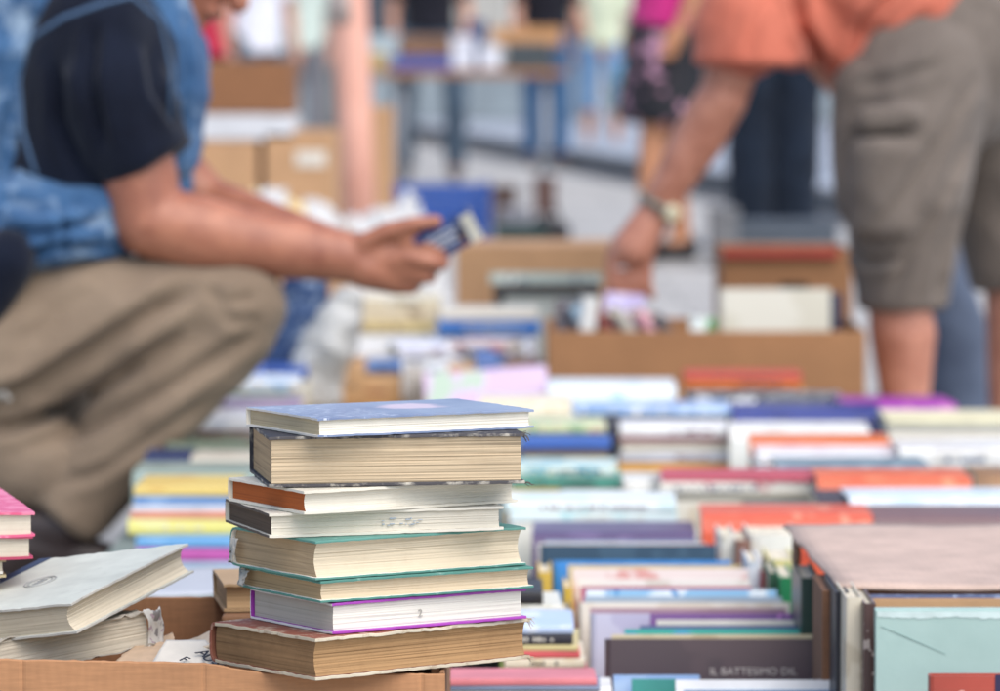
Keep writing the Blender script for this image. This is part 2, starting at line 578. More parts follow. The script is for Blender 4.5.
scrap(STACK[3], -L3 / 2, W3 / 2 - 0.012, TH[3] * 0.42, 0.011, TH[3] * 0.62, 3, col='#b5afa4')
scrap(STACK[2], -L2 / 2, W2 / 2 - 0.014, TH[2] * 0.5, 0.015, TH[2] * 0.7, 8, col='#b5afa4')
# frayed threads at the corners of the black book and the brown book
L6, W6 = strip_dims(6); L0, W0 = strip_dims(0)
def threads(parent, x, y, z, seed, n=7, ln=0.007, col='#57504a'):
    rnd = random.Random(seed); mb = MB()
    for k in range(n):
        p = Vector((x + rnd.uniform(-0.004, 0.001), y + rnd.uniform(-0.001, 0.004), z + rnd.uniform(-0.0008, 0.0008)))
        d = Vector((rnd.uniform(0.2, 1), rnd.uniform(-0.6, 0.3), rnd.uniform(-0.9, 0.4))).normalized()
        pts = [p + d * (ln * rnd.uniform(0.5, 1) * q / 4) + Vector((0, 0, -ln * 0.25 * (q / 4) ** 2)) for q in range(5)]
        mb.tube(pts, 0.00028, 5)
    return mb.build('loose_threads', m_plain(col, 0.9), parent)
threads(STACK[6], L6 / 2, -W6 / 2, TH[6] - 0.001, 1, 9)
threads(STACK[6], L6 / 2, -W6 / 2, 0.001, 2, 7)
threads(STACK[0], L0 / 2, -W0 / 2, TH[0] - 0.001, 3, 9, 0.008, '#b7a78c')
threads(STACK[0], L0 / 2, -W0 / 2, 0.0015, 4, 7, 0.006, '#b7a78c')

# ------------------------------------------------------------------ the cardboard box under it
CARD = m_card('#b07c50')
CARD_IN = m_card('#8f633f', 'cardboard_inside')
def panel(name, A, B, h0, h1, hb, t, parent, material, n=40, rag=0.0015, seed=0, prof=None, grooves=()):
    """an upright board from A to B (xy), top height going h0 -> h1, foot at hb, thickness t to the left of A->B"""
    A, B = Vector((A[0], A[1], 0)), Vector((B[0], B[1], 0))
    d = (B - A).normalized(); nrm = Vector((-d.y, d.x, 0))
    vs, fs = [], []
    for i in range(n + 1):
        u = i / n
        p = A.lerp(B, u)
        bow = nrm * (0.0012 * sum(math.exp(-((p.x - gx) / 0.0018) ** 2) for gx in grooves)) + nrm * (0.004 * math.sin(u * math.pi) * noise.noise(Vector((seed, u * 2, 0))))
        h = (prof(p.x) if prof else h0 + (h1 - h0) * u) + rag * noise.noise(Vector((u * 22, seed, 3))) + rag * 0.5 * noise.noise(Vector((u * 70, seed, 5)))
        for (off, z) in ((0, hb), (0, (hb + h) / 2), (0, h - 0.001), (t * 0.25, h), (t * 0.75, h + 0.0006 * noise.noise(Vector((u * 60, 9, seed)))), (t, h - 0.001), (t, (hb + h) / 2), (t, hb)):
            vs.append(p + nrm * off + bow * (z - hb) / max(0.01, h - hb) + Vector((0, 0, z)))
    m = 8
    for i in range(n):
        for k in range(m):
            k2 = (k + 1) % m
            fs.append((i * m + k, (i + 1) * m + k, (i + 1) * m + k2, i * m + k2))
    fs.append(tuple(range(m))); fs.append(tuple(n * m + k for k in range(m - 1, -1, -1)))
    return mesh_obj(name, vs, fs, material, parent)

bx = empty('cardboard_box')
tag(bx, 'open brown cardboard box in front holding the tall stack of books', 'box', 'cardboard boxes of books')
DF = 3.535
f0, f1 = P(-150, 656, DF), P(445, 674.3, DF)
def front_top(x):                # the wall is pressed down where the stack bears on it
    a, b_, e = P(190, 663, DF), P(275, 668, DF), f1
    lo = zs[0] - 0.0014
    if x < a.x: return f0.z + (a.z - f0.z) * (x - f0.x) / (a.x - f0.x)
    if x < b_.x: return a.z + (lo - a.z) * (0.5 - 0.5 * math.cos(math.pi * (x - a.x) / (b_.x - a.x)))
    return lo + (min(lo, e.z) - lo) * (x - b_.x) / (e.x - b_.x)
b0z = P(190, 597, 3.93)
X0, X1 = f0.x, f1.x
Y0, Y1 = DF, 3.93
panel('side_panel', (X0, Y0), (X1, Y0), f0.z, f1.z - 0.0005, 0.0, 0.004, bx, CARD, 300, 0.0006, 1, front_top, (P(18, 0, DF).x, P(201, 0, DF).x, P(421, 0, DF).x))
panel('side_panel', (X1, Y1), (X0, Y1), b0z.z, b0z.z, 0.0, 0.004, bx, CARD_IN, 60, 0.0015, 2, lambda x: b0z.z if x < P(235, 0, Y1).x else max(zs[0] - 0.004, b0z.z - (x - P(235, 0, Y1).x) * 0.6))
panel('side_panel', (X1 - 0.0005, Y0 + 0.0045), (X1 - 0.0005, Y1 - 0.0045), zs[0] - 0.0016, zs[0] - 0.0016, 0.0, 0.004, bx, CARD_IN, 40, 0.0006, 3)
panel('side_panel', (X0 + 0.0005, Y1 - 0.0045), (X0 + 0.0005, Y0 + 0.0045), b0z.z, f0.z, 0.0, 0.004, bx, CARD, 30, 0.0012, 4)
mb = MB(); mb.box(X0 + 0.006, X1 - 0.007, Y0 + 0.006, Y1 - 0.006, 0.004, 0.262)
mb.build('inner_tray', CARD_IN, bx)
TRAY = 0.262
print('stack z', [round(z, 4) for z in zs], 'box', round(f0.z, 3), round(f1.z, 3), round(b0z.z, 3))

# ------------------------------------------------------------------ more books in the front box
def book3(label, N, Rp, Lp, T, cover, **kw):
    """a lying book from its near top corner N, the far end Rp of the fore-edge and the spine-side corner Lp (all on the TOP face)"""
    Fm = frame(N, Rp, Lp)
    L, W = (Rp - N).length, abs((Lp - N).dot(Fm.col[1]))
    ctr = N + Fm.col[0] * L / 2 + Fm.col[1] * W / 2 - Fm.col[2] * T
    return book(label, L, W, T, cover, Matrix.Translation(ctr) @ Fm.to_4x4(), **kw)

white_cloth = m_cloth_cover('#c2c4b8', '#a6a29a', 0.04)
T_w = 0.026
wb = book3('large off-white cloth hardback with oval stamp lying tilted in the front box', P(71, 603, 3.60), P(188, 543, 3.785), P(-74, 616, 3.67), T_w,
           white_cloth, pages=m_pages('#cfc2aa', 800, 0.2, 0.12), head=m_pages('#b8ab94', 700, 0.22, 0.15), hi=True, wear=0.0007, round_=0.12, conc=0.2,
           tb=0.0022, seed=21, group='books lying in the front box', edge=m_cloth_cover('#b9b5ab', '#8a8780', 0.2))
Lw = (P(188, 543, 3.785) - P(71, 603, 3.60)).length
# blind-stamped oval with a rule inside it
mb = MB()
for (ra, rb, w) in ((0.0175, 0.0120, 0.0006), (0.0140, 0.0090, 0.0004)):
    pts = [(ra * math.cos(2 * math.pi * k / 48), rb * math.sin(2 * math.pi * k / 48), T_w + 0.0005) for k in range(49)]
    mb.tube(pts, w, 5)
for k in range(11):
    mb.box(-0.009 + k * 0.0016, -0.0081 + k * 0.0016, -0.003, 0.003 - (k % 3) * 0.0012, T_w + 0.0001, T_w + 0.0009)
ov_ = mb.build('stamped_oval', m_plain('#a0a09c', 0.6), wb)
ov_.location = (0.0, 0.015, 0)
# worn dark strip along the spine
g_ = 0.12 * T_w
spine = MB(); Ww = abs((P(-74, 616, 3.67) - P(71, 603, 3.60)).dot(frame(P(71, 603, 3.60), P(188, 543, 3.785), P(-74, 616, 3.67)).col[1]))
spine.box(-Lw / 2 + 0.001, Lw / 2 - 0.001, Ww / 2 - 0.010, Ww / 2 + 0.0008, T_w + 0.0002, T_w + 0.0010)
spine.build('spine_strip', m_plain('#2f3a58', 0.6), wb)

ub = book3('battered pale book with torn white spine end lying under the tilted off-white hardback', P(-52, 650, 3.60), P(150, 611, 3.68), P(-90, 641, 3.80), 0.030,
           m_cloth_cover('#a9a091', '#d8d2c4', 0.3), pages=m_pages('#c9bda8', 500, 0.3, 0.15), hi=True, wear=0.003, round_=0.1, conc=0.04,
           tb=0.0012, seed=33, group='books lying in the front box')
Lu = (P(150, 607, 3.68) - P(-52, 637, 3.60)).length
Wu = abs((P(-90, 628, 3.80) - P(-52, 637, 3.60)).dot(frame(P(-52, 650, 3.60), P(150, 611, 3.68), P(-90, 641, 3.80)).col[1]))
# torn, curled paper at its right end: a strip of crumpled sheet
vs, fs = [], []
for j in range(25):
    for i in range(13):
        u, v = i / 12, j / 24
        q = Vector((u * 3, v * 4, 1.7))
        vs.append((Lu / 2 - 0.008 + 0.018 * u + 0.005 * math.sin(v * 2.7 + 0.3) + 0.003 * noise.noise(q * 0.8), -Wu / 2 - 0.003 + 0.012 * u + 0.004 * math.sin(v * 5) + 0.003 * noise.noise(q * 0.7), (0.035 + 0.0015 * math.sin(u * 7)) * v - 0.004 + 0.0015 * noise.noise(q * 3 + Vector((3, 3, 3)))))
for j in range(24):
    for i in range(12):
        a = j * 13 + i
        fs.append((a, a + 1, a + 14, a + 13))
o = mesh_obj('torn_spine_paper', vs, fs, m_jacket('#c4bfb6', '#7a7370', '#a58e96', 70, 0.56, 0.8), ub, True)
o.modifiers.new('t', 'SOLIDIFY').thickness = 0.0006

# torn kraft pieces and a printed paper sheet on the bottom of the box
def sheet(name, corners, label, cat, material, n=16, crumple=0.004, seed=0, group=None, thick=0.0006, rag=0.0, parent=None):
    A, B, C_, D_ = [Vector(p) for p in corners]
    root = None
    vs, fs = [], []
    for j in range(n + 1):
        for i in range(n + 1):
            u, v = i / n, j / n
            p = A.lerp(B, u).lerp(D_.lerp(C_, u), v)
            q = p * 28 + Vector((seed, seed * 2, 0))
            p = p + Vector((0, 0, crumple * noise.noise(q) + crumple * 0.4 * noise.noise(q * 2.7)))
            if rag and (i in (0, n) or j in (0, n)):
                p = p + Vector((rag * noise.noise(q * 3), rag * noise.noise(q * 3 + Vector((7, 0, 0))), 0))
            vs.append(p)
    for j in range(n):
        for i in range(n):
            a = j * (n + 1) + i
            fs.append((a, a + 1, a + n + 2, a + n + 1))
    ctr = sum(vs, Vector()) / len(vs)
    o = mesh_obj(name, [v - ctr for v in vs], fs, material, parent, True)
    o.location = ctr
    m = o.modifiers.new('thick', 'SOLIDIFY'); m.thickness = thick
    tag(o, label, cat, group)
    return o
kraft = m_card('#c9a987', 'kraft_paper')
sheet('torn_cardboard', (P(112, 664, 3.60), P(172, 661, 3.60), P(160, 639, 3.72), P(148, 634, 3.72)), 'torn flap of pale kraft cardboard poking up inside the front box', 'cardboard', kraft, 14, 0.004, 2, None, 0.003, 0.003)
sheet('torn_cardboard', (P(150, 648, 3.66), P(173, 649, 3.66), P(173, 634, 3.74), P(156, 637, 3.74)), 'small crumpled kraft scrap beside the torn white spine end', 'cardboard', kraft, 10, 0.006, 9, None, 0.002, 0.003)
sheet('torn_cardboard', (P(168, 656, 3.64), P(232, 641, 3.60), P(232, 622, 3.72), P(172, 646, 3.74)), 'creased pale board strip running under the corner of the bottom brown book', 'cardboard', m_card('#d6bfa2', 'pale_board'), 12, 0.002, 5, None, 0.002, 0.002)
pr = sheet('printed_sheet', (P(146, 672, 3.575), P(236, 677, 3.575), P(205, 640, 3.63), P(166, 640, 3.63)), 'printed paper sheet with large letters partly under the tall stack', 'paper', m_plain('#d8cfc0', 0.8, 0.15, 30), 16, 0.0012, 4, None, 0.0006, 0.001)
for k, (s_, px, py, sz, rz) in enumerate((('F', 181, 661, 0.013, -38), ('A', 199, 655, 0.016, -42), ('U', 205, 660, 0.016, -42), ('S', 213, 664, 0.016, -42))):
    p = P(px, py, 3.575 + (672 - py) / 32 * 0.055 - 0.006)
    M = Matrix.Translation(p - pr.location) @ frame(P(146, 672, 3.575), P(236, 677, 3.575), P(166, 640, 3.63)).to_4x4() @ Matrix.Rotation(R(rz), 4, 'Z')
    text_mesh(s_, sz, M, m_plain('#2b2d38', 0.7), pr, 'letter')
ln = MB(); ln.tube([P(156, 663, 3.60) - pr.location, P(174, 646, 3.66) - pr.location], 0.0006, 5)
ln.build('printed_rule', m_plain('#2b2d38', 0.7), pr)

# pink books piled at the left edge
GB = 'books in the pile at the left edge'
def yawed(label, px, py, D, L, W, T, cover, yaw, ori='lay_pages', **kw):
    """lying book whose front-right top corner is at (px, py)"""
    rot = Matrix.Rotation(R(yaw), 3, 'Z')
    p = P(px, py, D)
    ctr = p - rot @ Vector((L / 2, -W / 2, T))
    B = Matrix(ORI[ori]).transposed()
    return book(label, L if ori != 'lay_head' else L, W, T, cover, Matrix.Translation(ctr) @ (rot @ B).to_4x4(), **kw)
pk = m_jacket('#d9527c', '#e77a98', None, 60, 0.5, 0.45)
D_pk = 3.72
yawed('bright pink covered book topmost in the pile at the left edge', 35, 512, D_pk, 0.17, 0.23, 0.021, pk, 14, pages=m_pages('#d5cbb6', 700, 0.16), wear=0.0006, group=GB, conc=0.03)
zt = P(35, 512, D_pk).z
for k, (px, y, T, h, lab, sh) in enumerate(((33, 535.5, 0.020, '#b8365c', 'deep red covered book directly under the bright pink one', 0), (6, 559, 0.016, '#b9a77c', 'tan covered book third down in the left edge pile', 0), (3, 571, 0.026, '#d8d2c6', 'white covered book fourth down in the left edge pile', 0))):
    yawed(lab, px, y, D_pk, 0.17, 0.23, T, m_plain(h, 0.5), 13 - 3 * k, pages=m_pages('#cfc5b0', 700, 0.18), wear=0.0006, group=GB, conc=0.03)
zb = P(3, 571, D_pk).z - 0.026
mbx = MB(); mbx.box(X0 + 0.01, P(3, 571, D_pk).x - 0.01, 3.70, 3.90, TRAY, zb - 0.001)
o = bevel(mbx.build('cardboard_wedge', CARD_IN), 0.003); tag(o, 'folded cardboard packing under the pink book pile in the front box', 'packing')

# brown-edged book behind the stack inside the box, and support for the stack
o = yawed('tan paged paperback half hidden behind the bottom of the tall stack', 311, 583, 3.83, 0.075, 0.12, 0.024, m_plain('#b79468', 0.6), 8,
      pages=m_pages('#b8956a', 500, 0.3), group='books lying in the front box', wear=0.0008)
mbx = MB(); mbx.box(o.location.x - 0.03, o.location.x + 0.033, 3.80, 3.91, TRAY, o.location.z - 0.001)
a_ = bevel(mbx.build('cardboard_wedge', CARD_IN), 0.003); tag(a_, 'folded cardboard packing under the tan paperback behind the stack', 'packing')
mbx = MB(); mbx.box(P(255, 0, 3.6).x, P(428, 0, 3.6).x, 3.60, 3.76, TRAY, STACK_Z0 - 0.0006)
a_ = bevel(mbx.build('cardboard_wedge', CARD_IN), 0.003); tag(a_, 'folded cardboard packing right under the tall stack', 'packing')

# ------------------------------------------------------------------ the book field
BOARD = 0.145
GF = 'books laid out in rows on the boards'
def zy(y, D): return P(500, y, D).z
def lay(label, x0, x1, yt, D, T=None, yb=None, col='#cccccc', face='s', W=0.15, yaw=0, group=GF, pages=None, zbot=None, **kw):
    """a lying book whose front top edge is at pixel row yt, seen from x0 to x1"""
    a, b_ = P(x0, yt, D), P(x1, yt, D)
    L = b_.x - a.x
    zt_ = a.z
    if zbot is not None: T = zt_ - zbot
    elif T is None: T = zt_ - zy(yb, D)
    T = max(T, 0.004)
    ori = {'s': 'lay_spine', 'p': 'lay_pages'}[face]
    ctr = Vector(((a.x + b_.x) / 2, D, zt_ - T))
    rot = orient(ori, yaw)
    m = col if not isinstance(col, str) else m_plain(col, 0.45)
    # centre is W/2 behind the front edge (turned with the yaw)
    ctr += Matrix.Rotation(R(yaw), 3, 'Z') @ Vector((0, W / 2, 0))
    ctr.y = D + W / 2
    bk = book(label, L, W, T, m, Matrix.Translation(ctr) @ rot.to_4x4(), pages=pages, group=group, **kw)
    if face == 's' and T > 0.009 and zlib.crc32(label.encode()) % 100 < 62:
        k = zlib.crc32(label.encode())
        title(bk, L, T, W, k, ('#2a2a34', '#6a2430', '#2a4470', '#d8d2c2', '#3a3a3a')[k % 5])
    return bk

def title(root, L, T, W, seed, col):
    """unreadable title strokes along a spine, a hair proud of it"""
    rnd = random.Random(seed); m_ = MB()
    h = min(0.35 * T, 0.008)
    x = -L * rnd.uniform(0.12, 0.36); xe = x + L * rnd.uniform(0.28, 0.62)
    while x < xe:
        w = rnd.uniform(0.0018, 0.0042)
        if rnd.random() < 0.84: m_.box(x, x + w, W / 2 - 0.0004, W / 2 + 0.0003, T / 2 - h / 2, T / 2 + h * rnd.choice((0.5, 0.5, 0.2)))
        x += w + (0.0012 if rnd.random() < 0.85 else 0.005)
    if m_.v: m_.build('lettering', m_plain(col, 0.5), root)

def pile(D, strips, W=0.15, base=BOARD, yaw0=0, group=GF):
    """strips from top to bottom: (x0, x1, yt, yb, colour, face, label[, kw]); the lowest is carried down to the board"""
    for k, st in enumerate(strips):
        x0, x1, yt, yb, col, face, lab = st[:7]
        kw = dict(st[7]) if len(st) > 7 else {}
        last = k == len(strips) - 1
        yw = yaw0 + random.uniform(-1.6, 1.6)
        if last: lay(lab, x0, x1, yt, D, zbot=base + 0.0005, col=col, face=face, W=W, yaw=yw, group=group, **kw)
        else:
            nyt = strips[k + 1][2]
            zb_ = zy(nyt, D) + 0.0004
            lay(lab, x0, x1, yt, D, zbot=zb_, col=col, face=face, W=W, yaw=yw, group=group, **kw)

WP = m_pages('#d9d2c4', 500, 0.15, 0.1)
TP = m_pages('#b59a78', 420, 0.22, 0.15)
GP = m_pages('#c6bda9', 420, 0.2, 0.1)
J = m_jacket
# --- far rows, centre column (photo x 500-620)
pile(7.65, [(548, 676, 386, 403, J('#dfe9ec', '#a9cfe0', None, 18, 0.58), 's', 'white book with pale blue edge in front of the flat-sided cardboard box')], 0.19)
pile(7.35, [(478, 572, 401, 424, J('#e2d6b8', '#e9dcc2', '#d7bd86', 20), 's', 'cream printed book just right of the blue topmost stack book')], 0.15)
pile(7.12, [(574, 731, 408, 415, J('#7fa6d6', '#b5cdea', '#e9eef2', 26, 0.5), 's', 'pale blue patterned book with a white right end'),
            (576, 722, 415, 426, '#4b4c58', 's', 'thin dark book under the pale blue patterned one')], 0.15)
pile(6.85, [(505, 606, 424, 434, J('#cfd6a4', '#9db98c', '#d9a9a0', 34), 's', 'mottled yellow and green book left of the dark gap'),
            (505, 604, 434, 447, J('#8fb7c6', '#4d3f55', '#d8d0c0', 34), 's', 'mottled blue and plum book under the mottled yellow one')], 0.14)
pile(6.55, [(522, 611, 443, 448, '#2f5fb2', 's', 'thin royal blue book lying on a tan paged block'),
            (520, 611, 448.5, 470, m_plain('#3a62a8'), 'p', 'tan paged book with blue boards showing its fore-edge', dict(pages=TP))], 0.14)
pile(6.2, [(515, 617, 467, 476, J('#cfe0d6', '#7fb7c2', '#e6d9a8', 40, 0.52), 's', 'mint and white patterned book above the green one'),
           (512, 621, 477, 489, '#4f9a86', 's', 'sea green book lying under the mint patterned book'),
           (508, 632, 489.5, 500, J('#a9cdd0', '#d6dde0', '#4b86b4', 30, 0.5), 's', 'pale teal and blue printed book below the sea green one')], 0.15)
pile(5.72, [(505, 676, 503, 512, J('#e6eeec', '#cfe3e2', None, 20), 's', 'long white book topmost of the pile right of the stack'),
            (510, 677, 512.5, 523, J('#dce9e6', '#b9dcdc', None, 16), 's', 'long pale mint book under the long white one'),
            (523, 679, 523.5, 534, '#c9a3a0', 's', 'dusty pink book under the long pale mint one')], 0.15)
pile(5.48, [(532, 696, 534, 552, J('#5c4a6e', '#6e5b80', None, 20), 's', 'wide plum purple book in front of the dusty pink one')], 0.15)
# --- centre column (618-760)
pile(7.0, [(620, 728, 426, 437, '#e9e7e6', 's', 'plain white book topmost over a wine red edged one'),
           (620, 742, 438, 442, '#8d3a4a', 's', 'thin wine red book between white and cream books'),
           (621, 746, 442.5, 452, '#e4dccd', 'p', 'cream book above a lavender grey one', dict(pages=WP)),
           (620, 750, 452.5, 462, '#c9cad6', 's', 'lavender grey book lying on the mustard yellow one'),
           (618, 751, 462.5, 476, '#d99a2b', 's', 'mustard yellow book at the foot of the white pile')], 0.16)
pile(6.15, [(624, 662, 480, 496, J('#d8d6cd', '#a8a59a', None, 50), 's', 'small whitish book with grey spots beside the red lined one')], 0.12)
pile(6.05, [(662, 816, 479, 482, '#c24a58', 's', 'thin red book on top of a cream block'),
            (660, 815, 482.5, 494, J('#dfd9cc', '#c78f8c', None, 30, 0.62), 's', 'off-white printed book under the thin red one'),
            (662, 813, 494.5, 516, '#cfc8b6', 'p', 'grey cream paged book with its fore-edge to the front', dict(pages=GP))], 0.16)
# --- back right
pile(7.9, [(685, 802, 375, 380, '#c4442e', 's', 'red book topmost of the orange and yellow pile'),
           (684, 801, 380.5, 388, '#d9702c', 's', 'orange book in the middle of the red and yellow pile'),
           (683, 803, 388.5, 398, '#dfa23a', 's', 'golden yellow book under the red and orange ones')], 0.15)
pile(7.5, [(688, 846, 398, 412, J('#33343c', '#c9c9c6', '#8a8a86', 34, 0.55), 's', 'black and white printed book behind the navy one')], 0.16)
pile(7.35, [(846, 958, 404, 418, J('#a02fa0', '#a83aa8', '#c76fb0', 12, 0.6), 's', 'vivid magenta purple book at the back of the right side', dict())], 0.17, yaw0=4)
pile(7.12, [(733, 885, 411, 434, J('#2b3a86', '#253277', None, 14), 's', 'wide navy blue book lying behind the long orange one')], 0.16)
pile(6.95, [(887, 1030, 418, 424, '#e6dcb4', 's', 'pale yellow topped book at the right edge'),
            (887, 1030, 424.5, 441, '#e8e6df', 'p', 'thick white paged book at the right edge above a navy one', dict(pages=WP)),
            (886, 1030, 441.5, 448, '#3c4a80', 's', 'thin navy book under the thick white paged one')], 0.17)
pile(6.9, [(730, 870, 429, 444, J('#e6e4dc', '#d6d2c8', None, 20), 's', 'plain white book right behind the long orange book')], 0.15)
pile(6.6, [(750, 891, 442, 455, J('#e0702a', '#d9601f', None, 10), 's', 'long bright orange book in the middle of the field')], 0.15)
pile(6.45, [(757, 908, 454, 464, J('#e9e6e6', '#dcc9cc', None, 24), 's', 'white book with a faint pink edge below the orange one'),
            (756, 800, 464.5, 480, '#dfe3e6', 's', 'short pale grey book left of the slate one')], 0.15)
pile(6.4, [(900, 1035, 449, 470, J('#e5e3df', '#d4d0ca', None, 14), 's', 'big plain white book at the right edge'),
           (900, 1035, 470.5, 477, '#3b363c', 's', 'thin charcoal book under the big plain white one')], 0.17)
pile(6.2, [(777, 930, 466, 479, J('#6f8a96', '#5c7884', '#8fa6ae', 16), 's', 'slate teal book with a dark left end', dict())], 0.15)
pile(6.1, [(976, 1040, 476, 500, J('#9a7045', '#876039', None, 16), 's', 'brown book at the right edge under the charcoal one')], 0.15)
pile(5.95, [(818, 972, 479, 498, J('#e2683a', '#dc5c2e', '#ea8a5c', 14), 's', 'broad coral orange book above the pale blue one')], 0.16)
pile(5.75, [(818, 850, 499, 516, '#4b464c', 's', 'short charcoal book left of the pale blue one')], 0.13)
pile(5.7, [(850, 1040, 499, 516, J('#d5e3ea', '#c0d6e2', '#e6edf0', 16), 's', 'wide pale blue book stretching to the right edge')], 0.15)
pile(5.5, [(702, 873, 516, 530, J('#dd5a36', '#d24e2c', '#e58a68', 14), 's', 'long red orange book behind the cardboard lid')], 0.15)
pile(5.5, [(874, 1035, 517, 532, J('#7c5f5e', '#6f5354', None, 14), 's', 'mauve brown book behind the cardboard lid at the right edge')], 0.15)
# --- left of the stack
pile(7.7, [(232, 262, 370, 380, '#3c5fb0', 's', 'small royal blue book under the knee of the squatting man')], 0.12)
pile(7.4, [(214, 300, 380, 392, J('#d5dde6', '#a9c2dd', '#e4c9a8', 30, 0.52), 's', 'pale blue printed book below the small royal blue one'),
           (206, 300, 392.5, 404, J('#c9d3c2', '#d8cdd8', None, 24), 's', 'grey green and pink book above the mauve one')], 0.15)
pile(7.0, [(196, 300, 405, 416, J('#9c7a98', '#b08fa8', None, 20), 's', 'dusky mauve book lying above the long white one')], 0.15)
pile(6.8, [(180, 300, 416, 431, J('#e6e6ea', '#d5d8e2', None, 14), 's', 'white book above the salmon striped one left of the stack'),
           (176, 300, 431.5, 442, J('#d59a80', '#c77f6a', '#e0b8a0', 16), 's', 'salmon striped book under the white one')], 0.15)
pile(6.5, [(166, 300, 443, 457, J('#5f6a58', '#6f5a48', '#41564e', 22), 's', 'dark olive and brown book left of the stack')], 0.15)
pile(6.35, [(144, 190, 456, 468, '#27375f', 's', 'small dark navy book left of the stack')], 0.13)
pile(6.3, [(190, 300, 458, 474, J('#bfb7a6', '#a9a08e', None, 22), 's', 'beige book right of the small dark navy one')], 0.13)
pile(6.1, [(132, 300, 472, 492, J('#8a9a90', '#77887e', '#9aa8a0', 10), 's', 'wide grey green volume lying above the bright striped pile')], 0.16)
GS = 'bright striped books left of the stack'
pile(5.75, [(134, 236, 487, 496, J('#e2c468', '#dcb458', None, 12), 's', 'golden yellow book topmost of the bright striped pile'),
            (134, 236, 496.5, 505, J('#6c93c6', '#86a8d2', None, 14), 's', 'mid blue book second in the bright striped pile'),
            (132, 236, 505.5, 511, '#d9dde8', 's', 'pale white book third in the bright striped pile'),
            (131, 236, 511.5, 519, '#e89a7c', 's', 'salmon orange book in the bright striped pile'),
            (128, 236, 519.5, 535, J('#e6dd78', '#e4e094', None, 12), 's', 'thick lemon yellow book in the bright striped pile'),
            (136, 236, 535.5, 548, J('#6aa6d8', '#7cb2de', None, 12), 's', 'sky blue book under the lemon yellow one'),
            (136, 236, 548.5, 562, '#c052a6', 's', 'magenta book low in the bright striped pile'),
            (134, 236, 562.5, 567, '#a9c4dc', 's', 'thin pale blue book under the magenta one'),
            (134, 236, 567.5, 580, '#e2cf8e', 's', 'pale yellow book at the foot of the bright striped pile')], 0.16, group=GS)

# --- white sheet of paper between the box and the striped pile
sheet('paper_sheet', (P(120, 596, 4.6), P(250, 594, 4.6), P(250, 566, 5.2), P(150, 568, 5.2)), 'white paper lying between the front box and the bright striped pile', 'paper', m_plain('#b4b6bc', 0.7, 0.06), 10, 0.003, 3)

# --- low boards carrying the rows
def slab(name, x0, x1, y0, y1, z0, z1, material, label, cat='board', kind=None):
    m_ = MB(); cx, cy = (x0 + x1) / 2, (y0 + y1) / 2
    m_.box(x0 - cx, x1 - cx, y0 - cy, y1 - cy, z0, z1)
    o = m_.build(name, material); o.location = (cx, cy, 0)
    bevel(o, 0.004)
    if kind: tag(o, kind=kind)
    else: tag(o, label, cat)
    return o
BM = m_fabric('board_cloth', '#6f7a72', '#7f8a82', 6)
d1 = empty('display_board', (0.14, 6.6, 0)); tag(d1, 'low grey green board on which the book rows are laid out', 'board')
m_ = MB(); m_.box(-0.665, 0.80, -1.30, 1.45, 0.120, BOARD); bevel(m_.build('board_top', BM, d1), 0.004)
for lx in (-0.63, 0.77):
    for ly in (-1.27, 0.1, 1.42):
        m_ = MB(); m_.box(lx - 0.02, lx + 0.02, ly - 0.02, ly + 0.02, 0, 0.120); m_.build('leg', BM, d1)

# --- upright books filed behind one another in front
GU = 'upright books filed in front of the boards'
def up(label, x0, x1, yt, D, T, H, col, ori='up_fore', lean=0, yaw=0, roll=0, group=GU, pages=None, stand=0.006, **kw):
    """upright book, cover to the camera: top edge at row yt, standing H tall"""
    a, b_ = P(x0, yt, D), P(x1, yt, D)
    wid = b_.x - a.x
    if stand is not None: H = (a.z - stand) / math.cos(R(lean))
    m = col if not isinstance(col, str) else m_plain(col, 0.45)
    B = orient(ori, yaw, -lean, roll)
    if ori in ('up_fore', 'up_spine'): L, Wd = wid, H
    elif ori == 'up_left': L, Wd = H, wid
    else: L, Wd, T = H, T, wid           # spine to the front: the pixel width is the thickness
    ctr = Vector(((a.x + b_.x) / 2, D, a.z - H / 2 * math.cos(R(lean))))
    if ori == 'up_front': ctr.y += Wd / 2
    M = Matrix.Translation(ctr - B @ Vector((0, 0, T / 2))) @ B.to_4x4()
    return book(label, L, Wd, T, m, M, pages=pages, group=group, **kw)

